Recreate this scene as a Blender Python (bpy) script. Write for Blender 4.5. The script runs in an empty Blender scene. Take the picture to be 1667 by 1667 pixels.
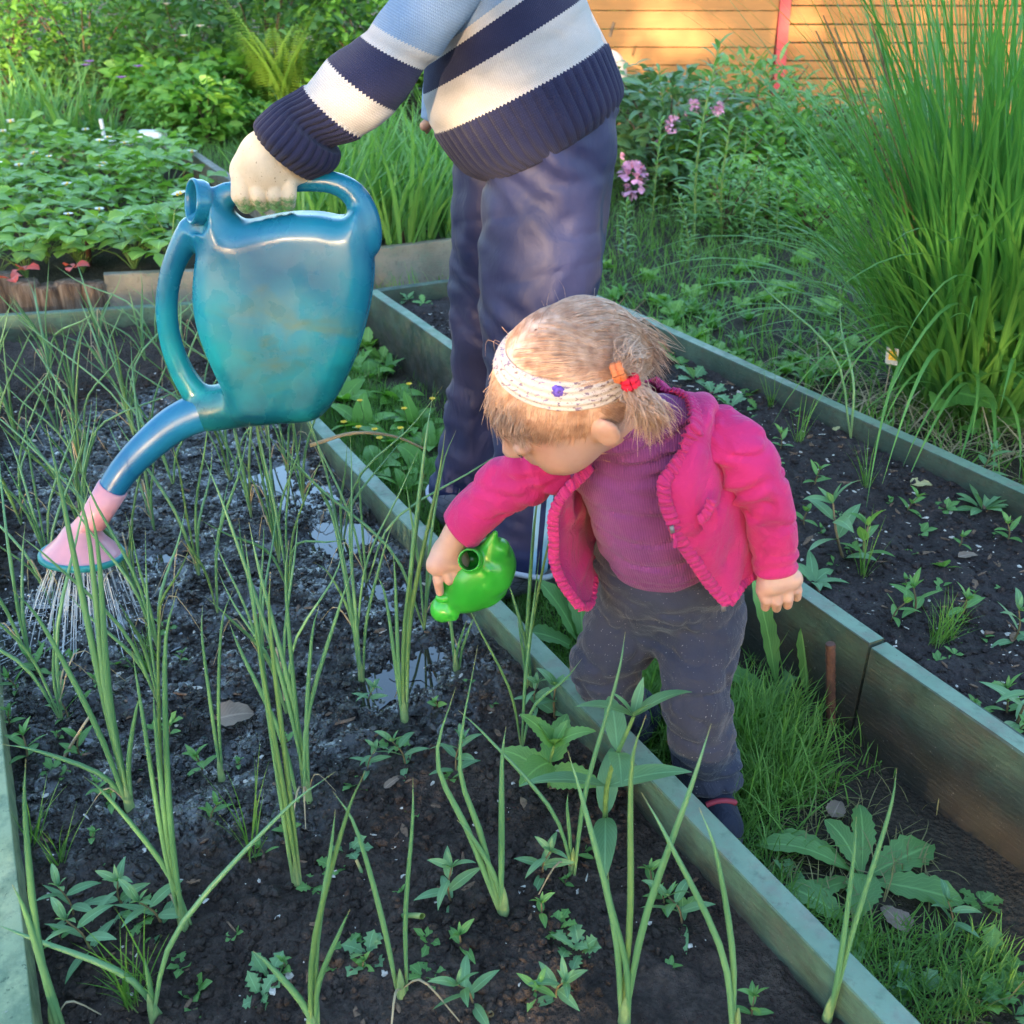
import bpy, math, random
import numpy as np
from mathutils import Vector, Matrix

random.seed(7)
RNG = np.random.default_rng(11)
PI = math.pi
R = math.radians
scene = bpy.context.scene
COL = scene.collection

# ------------------------------------------------------------------ camera, sky, sun, exposure
CAM_H, PITCH, FPX, HALF = 1.10, 28.3, 1600.0, 833.5
cam_data = bpy.data.cameras.new("camera")
cam = bpy.data.objects.new("camera", cam_data)
COL.objects.link(cam)
cam.location = (0, 0, CAM_H)
cam.rotation_euler = (R(90 - PITCH), 0, 0)
cam_data.sensor_width = 36
cam_data.lens = 36 * FPX / 1667
cam_data.clip_start = 0.02
cam_data.clip_end = 400
cam_data.dof.use_dof = True
cam_data.dof.focus_distance = 1.45
cam_data.dof.aperture_fstop = 9.0
scene.camera = cam

SUN_EL, SUN_TRAVEL_AZ = 9.0, 14.0          # degrees; the light travels away from the camera, a little to the right
st = Vector((math.sin(R(SUN_TRAVEL_AZ)) * math.cos(R(SUN_EL)), math.cos(R(SUN_TRAVEL_AZ)) * math.cos(R(SUN_EL)), -math.sin(R(SUN_EL))))
world = bpy.data.worlds.new("World")
scene.world = world
world.use_nodes = True
wn = world.node_tree
sky = wn.nodes.new("ShaderNodeTexSky")
sky.sky_type = 'NISHITA'
sky.sun_disc = False
sky.sun_elevation = R(SUN_EL)
sky.sun_rotation = math.atan2(-st.x, -st.y)
sky.air_density = 1.0
sky.dust_density = 0.8
sky.ozone_density = 1.8
wn.nodes["Background"].inputs["Strength"].default_value = 0.15
wn.links.new(sky.outputs[0], wn.nodes["Background"].inputs["Color"])
sl = bpy.data.lights.new("sun", 'SUN')
sl.energy = 2.0
sl.angle = R(0.53)
sl.color = (1.0, 0.70, 0.40)
sun = bpy.data.objects.new("sun", sl)
COL.objects.link(sun)
sun.location = (-3, -6, 6)
sun.rotation_euler = st.to_track_quat('-Z', 'Y').to_euler()
scene.view_settings.view_transform = 'Standard'
scene.view_settings.look = 'None'
scene.view_settings.gamma = 1.0
scene.view_settings.use_curve_mapping = False
scene.view_settings.exposure = 3.0
scene.render.engine = 'CYCLES'

# ------------------------------------------------------------------ helpers: places
CT, SN = math.cos(R(PITCH)), math.sin(R(PITCH))
def ray(x, y):
    u = (x - HALF) / FPX; v = (y - HALF) / FPX
    return np.array((u, CT - v * SN, -SN - v * CT))
def px(x, y, Y):                                   # the point Y metres in front of the photographer on that line of sight
    r = ray(x, y); t = Y / r[1]
    return np.array((0, 0, CAM_H)) + r * t
def pz(x, y, z=0.0):                               # the point at height z on that line of sight
    r = ray(x, y); t = (z - CAM_H) / r[2]
    return np.array((0, 0, CAM_H)) + r * t
def vis(p):                                        # world -> photograph pixel (used to leave out what is never seen)
    p = np.asarray(p, float); q = p - np.array((0, 0, CAM_H))
    d = q[..., 1] * CT - q[..., 2] * SN
    uu = q[..., 0]; vv = -(q[..., 1] * SN + q[..., 2] * CT)
    return HALF + FPX * uu / d, HALF + FPX * vv / d, d
def nrm(v):
    v = np.asarray(v, float); return v / (np.linalg.norm(v) + 1e-12)

# ------------------------------------------------------------------ helpers: objects
ORD = ('first', 'second', 'third', 'fourth', 'fifth', 'sixth', 'seventh', 'eighth', 'ninth', 'tenth', 'eleventh', 'twelfth', 'thirteenth', 'fourteenth', 'fifteenth', 'sixteenth', 'seventeenth', 'eighteenth')
def tag(o, label=None, cat=None, group=None, kind=None):
    if label: o["label"] = label
    if cat: o["category"] = cat
    if group: o["group"] = group
    if kind: o["kind"] = kind
    return o
def empty(name, loc=(0, 0, 0), label=None, cat=None, group=None):
    o = bpy.data.objects.new(name, None); COL.objects.link(o); o.location = [float(c) for c in loc]
    o.empty_display_size = 0.05
    return tag(o, label, cat, group)
def link_mesh(name, me, parent=None, mat=None):
    o = bpy.data.objects.new(name, me); COL.objects.link(o)
    if mat is not None and not me.materials: me.materials.append(mat)
    if parent is not None:
        o.parent = parent
        q = parent
        off = Vector((0, 0, 0))
        while q is not None:
            off += q.location; q = q.parent
        o.location = -off if o.get("_abs", True) else (0, 0, 0)
    return o
def local_mesh(name, me, parent, mat=None):         # the mesh is already in the parent's own frame
    o = bpy.data.objects.new(name, me); COL.objects.link(o); o.parent = parent
    if mat is not None and not me.materials: me.materials.append(mat)
    return o
def copy_tree(o, parent=None):
    c = o.copy(); COL.objects.link(c); c.parent = parent
    for ch in o.children: copy_tree(ch, c)
    return c

class MB:                                           # collects pieces of one mesh
    def __init__(s): s.V = []; s.F = []; s.U = []; s.n = 0
    def add(s, V, F, U=None):
        V = np.asarray(V, float).reshape(-1, 3); F = np.asarray(F, int)
        s.V.append(V); s.F.append(F + s.n); s.U.append(np.zeros((len(V), 2)) if U is None else np.asarray(U, float).reshape(-1, 2)); s.n += len(V)
        return s
    def mesh(s, name, mat=None, smooth=True):
        V = np.concatenate(s.V); U = np.concatenate(s.U)
        me = bpy.data.meshes.new(name)
        sizes = np.concatenate([np.full(len(f), f.shape[1]) for f in s.F]); flat = np.concatenate([f.ravel() for f in s.F])
        me.vertices.add(len(V)); me.vertices.foreach_set("co", V.ravel().astype(np.float32))
        me.loops.add(len(flat)); me.loops.foreach_set("vertex_index", flat.astype(np.int32))
        me.polygons.add(len(sizes))
        st_ = np.concatenate(([0], np.cumsum(sizes)[:-1])).astype(np.int32)
        me.polygons.foreach_set("loop_start", st_); me.polygons.foreach_set("loop_total", sizes.astype(np.int32))
        uv = me.uv_layers.new(name="UVMap"); uv.data.foreach_set("uv", U[flat].ravel().astype(np.float32))
        me.update(calc_edges=True); me.validate()
        me.polygons.foreach_set("use_smooth", np.full(len(sizes), bool(smooth)))
        if mat: me.materials.append(mat)
        return me
    def build(s, name, mat=None, parent=None, smooth=True):
        return link_mesh(name, s.mesh(name, mat, smooth), parent)
    def local(s, name, mat, parent, smooth=True):
        return local_mesh(name, s.mesh(name, mat, smooth), parent)

# ------------------------------------------------------------------ helpers: noise
def _hash(i, j, k, s):
    n = (i * 374761393 + j * 668265263 + k * 2147483647 + s * 974634777) & 0xffffffff
    n = ((n ^ (n >> 13)) * 1274126177) & 0xffffffff
    n = (n ^ (n >> 16)) & 0xffffff
    return n / float(0xffffff)
def vnoise(P, seed=0):                              # smooth value noise in -1..1
    P = np.asarray(P, float); I = np.floor(P).astype(np.int64); f = P - I; f = f * f * (3 - 2 * f)
    out = 0
    for dx in (0, 1):
        wx = f[..., 0] if dx else 1 - f[..., 0]
        for dy in (0, 1):
            wy = f[..., 1] if dy else 1 - f[..., 1]
            for dz in (0, 1):
                wz = f[..., 2] if dz else 1 - f[..., 2]
                out = out + wx * wy * wz * _hash(I[..., 0] + dx, I[..., 1] + dy, I[..., 2] + dz, seed)
    return out * 2 - 1
def fbm(P, octv=3, seed=0, gain=0.5):
    a, s, t = 1.0, 0.0, 0.0
    for o in range(octv):
        s = s + a * vnoise(np.asarray(P) * (2 ** o), seed + o); t += a; a *= gain
    return s / t

def creases(P, sc, seed, amp, w=0.13):                # sharp valleys where cloth folds
    return -amp * np.exp(-(fbm(np.asarray(P) * np.asarray(sc), 2, seed) / w) ** 2)

# ------------------------------------------------------------------ helpers: blades, leaves and tubes in batches
def prof(kind, s):
    if kind == 'grass': return np.clip(1 - s ** 2.2, 0.02, 1) * (0.55 + 0.45 * np.clip(s * 5, 0, 1))
    if kind == 'lance': return np.clip(np.sin(PI * np.clip(s, 0.0, 1) ** 0.75) ** 0.85, 0.03, 1)
    if kind == 'ovate': return np.clip(np.sin(PI * np.clip(s, 0.0, 1) ** 0.6) ** 0.7, 0.03, 1)
    if kind == 'obov': return np.clip(np.sin(PI * np.clip(s, 0, 1) ** 1.5) ** 0.8, 0.05, 1)
    if kind == 'heart': return np.clip(np.sin(PI * np.clip(s * 0.93 + 0.07, 0, 1) ** 0.48) ** 0.75, 0.03, 1)
    return np.ones_like(s)
def blades(p0, az, el, bend, L, W, n=4, kind='grass', fold=0.25, roll=0.0, jag=0.0, sway=0.0, wave=0.0):
    """N blades at once: each starts at p0, leaves at azimuth az and elevation el, and droops by bend over its length."""
    p0 = np.asarray(p0, float).reshape(-1, 3); N = len(p0)
    f = lambda a: np.broadcast_to(np.asarray(a, float), (N,)).copy()
    az, el, bend, L, W, roll, sway = map(f, (az, el, bend, L, W, roll, sway))
    s = np.linspace(0, 1, n + 1)
    e = el[:, None] - bend[:, None] * s[None, :] ** 1.4
    a = az[:, None] + sway[:, None] * s[None, :]
    T = np.stack((np.cos(e) * np.cos(a), np.cos(e) * np.sin(a), np.sin(e)), -1)
    step = (L / n)[:, None, None]
    C = np.concatenate((np.zeros((N, 1, 3)), np.cumsum((T[:, :-1] + T[:, 1:]) * 0.5 * step, 1)), 1) + p0[:, None]
    side = np.stack((-np.sin(a), np.cos(a), np.zeros_like(a)), -1)
    nor = np.cross(T, side)
    cr, sr = np.cos(roll)[:, None, None], np.sin(roll)[:, None, None]
    side, nor = side * cr + nor * sr, nor * cr - side * sr
    w = prof(kind, s)[None, :] * W[:, None] * 0.5
    if jag:
        j = np.where(np.arange(n + 1) % 2 == 0, 1.0, 1.0 - jag); j[0] = j[-1] = 1; w = w * j[None, :]
    w = w[..., None]
    wv = (wave * np.sin(s * 14 + az[:, None]) * W[:, None])[..., None] * nor if wave else 0
    V = np.stack((C - side * w + nor * w * fold + wv, C, C + side * w + nor * w * fold - wv), 2)
    U = np.empty(V.shape[:3] + (2,)); U[..., 0] = np.array((0, .5, 1)); U[..., 1] = s[None, :, None]
    i = np.arange(n)[:, None] * 3 + np.arange(2)[None, :]
    q = np.stack((i, i + 1, i + 4, i + 3), -1).reshape(-1, 4)
    F = (q[None] + (np.arange(N) * (n + 1) * 3)[:, None, None]).reshape(-1, 4)
    return V.reshape(-1, 3), F, U.reshape(-1, 2)
def tubes(paths, radii, sides=6, flat=1.0):
    """N tubes along polylines: paths (N,n,3), radii (N,n)."""
    P = np.asarray(paths, float); N, n = P.shape[:2]; r = np.broadcast_to(np.asarray(radii, float), (N, n))
    T = np.gradient(P, axis=1); T /= np.linalg.norm(T, axis=-1, keepdims=True) + 1e-9
    ref = np.where(np.abs(T[..., 2:3]) > 0.9, np.array((1.0, 0, 0)), np.array((0, 0, 1.0)))
    ref = np.broadcast_to(ref[:, n // 2:n // 2 + 1], T.shape)
    A = np.cross(T, ref); A /= np.linalg.norm(A, axis=-1, keepdims=True) + 1e-9
    B = np.cross(T, A)
    t = np.arange(sides) / sides * 2 * PI
    V = P[:, :, None] + r[..., None, None] * (A[:, :, None] * np.cos(t)[:, None] + flat * B[:, :, None] * np.sin(t)[:, None])
    U = np.empty(V.shape[:3] + (2,)); U[..., 0] = np.arange(sides) / sides; U[..., 1] = np.linspace(0, 1, n)[None, :, None]
    i = np.arange(n - 1)[:, None] * sides; k = np.arange(sides)[None, :]; k2 = (k + 1) % sides
    q = np.stack((i + k, i + k2, i + sides + k2, i + sides + k), -1).reshape(-1, 4)
    F = (q[None] + (np.arange(N) * n * sides)[:, None, None]).reshape(-1, 4)
    return V.reshape(-1, 3), F, U.reshape(-1, 2)
def spline(pts, n):                                 # Catmull-Rom through points (any width), n samples
    P = np.asarray(pts, float); m = len(P)
    Q = np.concatenate((2 * P[:1] - P[1:2], P, 2 * P[-1:] - P[-2:-1]))
    t = np.linspace(0, m - 1 - 1e-9, n); i = np.floor(t).astype(int); f = (t - i)[:, None]
    sh = Q.shape[1:]; f = f.reshape((-1,) + (1,) * len(sh))
    a, b, c, d = Q[i], Q[i + 1], Q[i + 2], Q[i + 3]
    return 0.5 * (2 * b + (c - a) * f + (2 * a - 5 * b + 4 * c - d) * f ** 2 + (3 * b - a - 3 * c + d) * f ** 3)
def sheet(grid, closed=False):                      # (m,n,3) grid -> quads
    G = np.asarray(grid, float); m, n = G.shape[:2]
    i = np.arange(m - 1)[:, None] * n; k = np.arange(n if closed else n - 1)[None, :]; k2 = (k + 1) % n
    F = np.stack((i + k, i + k2, i + n + k2, i + n + k), -1).reshape(-1, 4)
    U = np.empty((m, n, 2)); U[..., 0] = np.linspace(0, 1, n)[None, :]; U[..., 1] = np.linspace(0, 1, m)[:, None]
    return G.reshape(-1, 3), F, U.reshape(-1, 2)
def box(c, a, b, d):                                # centre and three half-vectors
    c, a, b, d = (np.asarray(q, float) for q in (c, a, b, d))
    V = [c + sx * a + sy * b + sz * d for sx in (-1, 1) for sy in (-1, 1) for sz in (-1, 1)]
    F = [(0, 1, 3, 2), (4, 6, 7, 5), (0, 4, 5, 1), (2, 3, 7, 6), (0, 2, 6, 4), (1, 5, 7, 3)]
    return V, F
def disc(c, n, r, k=10, squash=1.0):
    n = nrm(n); a = nrm(np.cross(n, (0.3, 0.2, 1))); b = np.cross(n, a); t = np.arange(k) / k * 2 * PI
    V = np.asarray(c) + r * (np.cos(t)[:, None] * a + squash * np.sin(t)[:, None] * b)
    return np.concatenate((V, [c])), [(i, (i + 1) % k, k) for i in range(k)]
def blob(c, r, k=1, sq=(1, 1, 1), seed=0, rough=0.0):  # small faceted lump (20 or 80 triangles)
    V, F = ICO[k]
    P = V * np.asarray(sq) * r
    if rough: P = P * (1 + rough * np.random.default_rng(seed).uniform(-1, 1, (len(P), 1)))
    return P + np.asarray(c), F
def _ico(k):
    import bmesh
    bm = bmesh.new(); bmesh.ops.create_icosphere(bm, subdivisions=k, radius=1); bm.verts.ensure_lookup_table()
    V = np.array([v.co[:] for v in bm.verts]); F = np.array([[v.index for v in f.verts] for f in bm.faces]); bm.free()
    return V, F
ICO = {1: _ico(1), 2: _ico(2), 3: _ico(3)}

# ------------------------------------------------------------------ helpers: rounded solids from distance fields
class Solid:
    def __init__(s, lo, hi, h):
        s.lo = np.asarray(lo, float); s.h = h
        s.n = np.ceil((np.asarray(hi, float) - s.lo) / h).astype(int) + 1
        s.v = np.full(s.n, 1.0)
    def _blk(s, lo, hi, pad):
        a = np.clip(np.floor((np.asarray(lo) - pad - s.lo) / s.h).astype(int), 0, s.n - 1)
        b = np.clip(np.ceil((np.asarray(hi) + pad - s.lo) / s.h).astype(int) + 1, 1, s.n)
        g = np.meshgrid(*[s.lo[i] + s.h * np.arange(a[i], b[i]) for i in range(3)], indexing='ij')
        return tuple(slice(a[i], b[i]) for i in range(3)), np.stack(g, -1)
    def _mix(s, sl, d, k, op):
        o = s.v[sl]
        if op == 'cut': s.v[sl] = np.maximum(o, -d); return
        if k <= 0: s.v[sl] = np.minimum(o, d); return
        hh = np.clip(0.5 + 0.5 * (o - d) / k, 0, 1)
        s.v[sl] = o + (d - o) * hh - k * hh * (1 - hh)
    def cone(s, a, b, ra, rb=None, k=0.02, op='add'):   # capsule with two radii
        rb = ra if rb is None else rb
        a = np.asarray(a, float); b = np.asarray(b, float); r = max(ra, rb)
        sl, P = s._blk(np.minimum(a, b), np.maximum(a, b), r + 2.5 * k + 3 * s.h)
        ab = b - a; t = np.clip(((P - a) @ ab) / (ab @ ab + 1e-12), 0, 1)
        d = np.linalg.norm(P - a - t[..., None] * ab, axis=-1) - (ra + (rb - ra) * t)
        s._mix(sl, d, k, op); return s
    def chain(s, pts, rr, k=0.02, n=None):
        pts = np.asarray(pts, float); rr = np.broadcast_to(np.asarray(rr, float), (len(pts),))
        if n: q = spline(np.concatenate((pts, rr[:, None]), 1), n); pts, rr = q[:, :3], q[:, 3]
        for i in range(len(pts) - 1): s.cone(pts[i], pts[i + 1], rr[i], rr[i + 1], k)
        return s
    def ell(s, c, axes, rad, k=0.02, op='add'):         # ellipsoid with unit axes (3,3) and radii
        c = np.asarray(c, float); A = np.asarray(axes, float); rad = np.asarray(rad, float); r = rad.max()
        sl, P = s._blk(c, c, r + 2.5 * k + 3 * s.h)
        q = ((P - c) @ A.T); k0 = np.linalg.norm(q / rad, axis=-1); k1 = np.linalg.norm(q / rad ** 2, axis=-1) + 1e-9
        s._mix(sl, k0 * (k0 - 1) / k1, k, op); return s
    def field(s, fn, lo, hi, k=0.0, op='add'):
        sl, P = s._blk(lo, hi, 3 * s.h); s._mix(sl, fn(P), k, op); return s
    def warp(s, fn):                                     # displace near the surface
        idx = np.argwhere(np.abs(s.v) < 0.05)
        P = s.lo + s.h * idx; s.v[tuple(idx.T)] += fn(P); return s
    def arrays(s, relax=1):
        v = s.v; sg = v < 0; n = np.array(v.shape)
        c = [v[i:n[0] - 1 + i, j:n[1] - 1 + j, k:n[2] - 1 + k] for i in (0, 1) for j in (0, 1) for k in (0, 1)]
        cnt = sum((q < 0).astype(np.int8) for q in c); act = (cnt > 0) & (cnt < 8)
        ids = np.full(act.shape, -1, int); cell = np.argwhere(act); ids[act] = np.arange(len(cell))
        cv = np.stack([q[act] for q in c], 1); off = np.array([(i, j, k) for i in (0, 1) for j in (0, 1) for k in (0, 1)], float)
        acc = np.zeros((len(cell), 3)); m = np.zeros(len(cell))
        for a in range(8):
            for b in range(a + 1, 8):
                if np.abs(off[a] - off[b]).sum() != 1: continue
                x = (cv[:, a] < 0) != (cv[:, b] < 0)
                t = cv[x, a] / (cv[x, a] - cv[x, b]); acc[x] += off[a] + t[:, None] * (off[b] - off[a]); m[x] += 1
        V = s.lo + s.h * (cell + acc / m[:, None])
        F = []
        for ax in range(3):
            o1, o2 = (ax + 1) % 3, (ax + 2) % 3
            A = [slice(None)] * 3; B = [slice(None)] * 3; A[ax] = slice(0, n[ax] - 1); B[ax] = slice(1, n[ax])
            sa, sb = sg[tuple(A)], sg[tuple(B)]; e = np.argwhere(sa != sb)
            e = e[(e[:, o1] > 0) & (e[:, o2] > 0) & (e[:, o1] < n[o1] - 1) & (e[:, o2] < n[o2] - 1)]
            d1 = np.zeros(3, int); d1[o1] = 1; d2 = np.zeros(3, int); d2[o2] = 1
            q = np.stack([ids[tuple((e - x).T)] for x in (d1 + d2, d2, 0 * d1, d1)], 1)
            fl = ~sa[tuple(e.T)]; q[fl] = q[fl][:, ::-1]; F.append(q)
        F = np.concatenate(F); F = F[(F >= 0).all(1)]
        for _ in range(relax):
            S = np.zeros_like(V); C = np.zeros(len(V))
            for a in range(4):
                b = (a + 1) % 4
                np.add.at(S, F[:, a], V[F[:, b]]); np.add.at(S, F[:, b], V[F[:, a]]); np.add.at(C, F[:, a], 1); np.add.at(C, F[:, b], 1)
            V = 0.5 * V + 0.5 * S / np.maximum(C, 1)[:, None]
        return V, F
    def build(s, name, mat, parent=None, relax=1):
        V, F = s.arrays(relax); return MB().add(V, F).build(name, mat, parent)

# ------------------------------------------------------------------ helpers: materials
class Mat:
    def __init__(s, name, rough=0.6, spec=0.4):
        s.m = bpy.data.materials.new(name); s.m.use_nodes = True; s.t = s.m.node_tree
        s.b = s.t.nodes["Principled BSDF"]; s.out = s.t.nodes["Material Output"]
        s.b.inputs["Roughness"].default_value = rough; s.b.inputs["Specular IOR Level"].default_value = spec
    def n(s, typ, **kw):
        nd = s.t.nodes.new("ShaderNode" + typ)
        for k, v in kw.items():
            if k in nd.inputs: s.set(nd.inputs[k], v)
            else: setattr(nd, k, v)
        return nd
    def set(s, inp, v):
        if hasattr(v, "is_output"): s.t.links.new(v, inp)
        elif hasattr(v, "outputs"): s.t.links.new(v.outputs[0], inp)
        else:
            if hasattr(inp.default_value, "__len__") and len(inp.default_value) == 4 and len(v) == 3: v = (*v, 1)
            inp.default_value = v
    def __setitem__(s, k, v): s.set(s.b.inputs[k], v)
    def obj(s): return s.n("TexCoord").outputs["Object"]
    def uv(s): return s.n("TexCoord").outputs["UV"]
    def gen(s): return s.n("TexCoord").outputs["Generated"]
    def scale(s, vec, sc): 
        m = s.n("Mapping"); s.set(m.inputs["Vector"], vec); m.inputs["Scale"].default_value = sc; return m.outputs[0]
    def noise(s, sc, vec=None, detail=4, rough=0.55, dist=0.0):
        nd = s.n("TexNoise"); nd.inputs["Scale"].default_value = sc; nd.inputs["Detail"].default_value = detail
        nd.inputs["Roughness"].default_value = rough; nd.inputs["Distortion"].default_value = dist
        s.t.links.new(vec if vec is not None else s.obj(), nd.inputs["Vector"]); return nd.outputs["Fac"]
    def ramp(s, fac, stops, interp='LINEAR'):
        nd = s.n("ValToRGB"); cr = nd.color_ramp; cr.interpolation = interp
        while len(cr.elements) > 1: cr.elements.remove(cr.elements[0])
        for i, (p, c) in enumerate(stops):
            e = cr.elements[0] if i == 0 else cr.elements.new(p)
            e.position = p; c = (c, c, c) if not hasattr(c, "__len__") else c; e.color = (*c[:3], 1)
        s.set(nd.inputs["Fac"], fac); return nd.outputs["Color"]
    def mix(s, fac, a, b, mode='MIX'):
        nd = s.n("Mix", data_type='RGBA', blend_type=mode)
        s.set(nd.inputs["Factor"], fac); s.set(nd.inputs[6], a); s.set(nd.inputs[7], b); return nd.outputs[2]
    def math(s, op, a, b=0.0, c=None, clamp=False):
        nd = s.n("Math", operation=op); nd.use_clamp = clamp; s.set(nd.inputs[0], a); s.set(nd.inputs[1], b)
        if c is not None: s.set(nd.inputs[2], c)
        return nd.outputs[0]
    def sep(s, vec):
        nd = s.n("SeparateXYZ"); s.set(nd.inputs[0], vec); return nd.outputs
    def bump(s, h, strength=0.4, dist=0.005, prev=None):
        nd = s.n("Bump"); nd.inputs["Strength"].default_value = strength; nd.inputs["Distance"].default_value = dist
        s.set(nd.inputs["Height"], h)
        if prev is not None: s.set(nd.inputs["Normal"], prev)
        s.set(s.b.inputs["Normal"], nd.outputs[0]); return nd.outputs[0]
    def rand(s): return s.n("ObjectInfo").outputs["Random"]

def leaf_mat(name, c1, c2, rough=0.42, trans=0.35, vein=0.25, sc=14, spec=0.45, tip=None, base=None, tint=0.25):
    m = Mat(name, rough, spec)
    f = m.math('ADD', m.math('MULTIPLY', m.noise(sc, detail=3), 0.75), m.math('MULTIPLY', m.rand(), tint))
    col = m.ramp(f, [(0.28, c1), (0.72, c2)])
    uv = m.sep(m.uv())
    if base is not None: col = m.mix(m.ramp(uv[1], [(0.0, 1.0), (0.14, 0.0)]), col, base)
    if tip is not None: col = m.mix(m.ramp(uv[1], [(0.90, 0.0), (1.0, 0.9)]), col, tip)
    if vein:
        v = m.math('ABSOLUTE', m.math('SUBTRACT', uv[0], 0.5))
        mid = m.ramp(v, [(0.0, 1.0), (0.06, 0.0)])
        lat = m.math('SINE', m.math('ADD', m.math('MULTIPLY', uv[1], 62.0), m.math('MULTIPLY', v, -46.0)))
        latm = m.ramp(lat, [(0.86, 0.0), (1.0, 0.35)])
        col = m.mix(m.math('MULTIPLY', m.math('MAXIMUM', mid, latm), vein), col, tuple(min(1, q * 2.2 + 0.05) for q in c2))
        m.bump(m.math('ADD', m.math('MULTIPLY', lat, 0.3), m.noise(160)), 0.25, 0.001)
    m["Base Color"] = col
    tr = m.n("BsdfTranslucent"); m.set(tr.inputs["Color"], m.mix(1.0, col, (1.25, 1.35, 0.6), 'MULTIPLY'))
    mx = m.n("MixShader"); mx.inputs[0].default_value = trans
    m.t.links.new(m.b.outputs[0], mx.inputs[1]); m.t.links.new(tr.outputs[0], mx.inputs[2]); m.t.links.new(mx.outputs[0], m.out.inputs["Surface"])
    return m.m
def plain(name, c, rough=0.6, spec=0.4, var=0.18, sc=30, bump=0.0, bsc=200):
    m = Mat(name, rough, spec)
    m["Base Color"] = m.ramp(m.noise(sc), [(0.3, tuple(q * (1 - var) for q in c)), (0.7, tuple(min(1, q * (1 + var)) for q in c))])
    if bump: m.bump(m.noise(bsc), bump, 0.002)
    return m.m
# ================================================================== SETTING
AX_U = np.array((-0.4726, 0.8813, 0.0)); AX_W = np.array((0.8813, 0.4726, 0.0))   # along and across the beds
def uw(p): return np.array((p[0] * AX_U[0] + p[1] * AX_U[1], p[0] * AX_W[0] + p[1] * AX_W[1]))
def from_uw(u, w, z=0.0): return AX_U * u + AX_W * w + np.array((0, 0, z))

# ---- materials of the setting
def soil_mat(name, c_dark, c_light, wet=(), r_dry=0.95):
    m = Mat(name, r_dry, 0.25)
    n1 = m.noise(9, detail=6); n2 = m.noise(70, detail=5, rough=0.7); n3 = m.noise(420, detail=2)
    col = m.ramp(n1, [(0.3, c_dark), (0.7, c_light)])
    col = m.mix(m.ramp(n2, [(0.35, 0.0), (0.75, 0.8)]), col, tuple(q * 0.45 for q in c_dark))
    col = m.mix(m.ramp(n3, [(0.66, 0.0), (0.78, 0.5)]), col, tuple(min(1, q * 2.6) for q in c_light))
    vor = m.n("TexVoronoi"); vor.inputs["Scale"].default_value = 130; m.set(vor.inputs["Vector"], m.obj())
    h = m.math('ADD', m.math('MULTIPLY', n2, 1.3), m.math('MULTIPLY', vor.outputs["Distance"], 1.0))
    m.bump(m.math('ADD', h, m.math('MULTIPLY', n3, 0.5)), 1.0, 0.009)
    if wet:
        mask = 0.0
        for (c, r) in wet:
            d = m.n("VectorMath", operation='DISTANCE'); m.set(d.inputs[0], m.obj()); d.inputs[1].default_value = [float(q) for q in c]
            a = m.math('SUBTRACT', 1.0, m.math('DIVIDE', d.outputs["Value"], r))
            mask = a if mask == 0.0 else m.math('MAXIMUM', mask, a)
        mask = m.math('ADD', mask, m.math('MULTIPLY', m.math('SUBTRACT', m.noise(11, detail=5), 0.5), 1.1))
        wetm = m.ramp(mask, [(0.02, 0.0), (0.30, 1.0)])
        col = m.mix(wetm, col, m.mix(1.0, col, (0.30, 0.30, 0.33), 'MULTIPLY'))
        glint = m.ramp(m.math('ADD', m.noise(26, detail=4), m.math('MULTIPLY', n2, 0.3)), [(0.42, 0.6), (0.66, 0.12)])
        rr = m.mix(wetm, (r_dry,) * 3, glint); m["Roughness"] = rr
        m["Specular IOR Level"] = m.mix(wetm, (0.25,) * 3, (0.8,) * 3)
        film = m.math('MULTIPLY', wetm, m.ramp(m.noise(18, detail=5, rough=0.6), [(0.47, 0.0), (0.55, 1.0)])); m["Coat Weight"] = film; m["Coat Roughness"] = 0.04; m["Coat IOR"] = 1.5
        cb_ = m.n('Bump'); cb_.inputs['Strength'].default_value = 0.15; cb_.inputs['Distance'].default_value = 0.004; m.set(cb_.inputs['Height'], m.noise(60, detail=3)); m.set(m.b.inputs['Coat Normal'], cb_.outputs[0])
    m["Base Color"] = col
    return m.m

WET = [(pz(170, 1080, .07), 0.46), (pz(640, 1000, .07), 0.38), (pz(330, 1180, .07), 0.34), (pz(420, 900, .07), 0.55), (pz(640, 1110, .07), 0.20), (pz(300, 740, .07), 0.55)]
M_SOIL1 = soil_mat("onion_bed_soil", (0.044, 0.033, 0.028), (0.125, 0.095, 0.080), WET)
M_SOIL2 = soil_mat("fallow_bed_soil", (0.045, 0.036, 0.036), (0.095, 0.078, 0.076))
M_SOIL3 = soil_mat("garden_soil", (0.045, 0.037, 0.028), (0.10, 0.083, 0.06))

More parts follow.
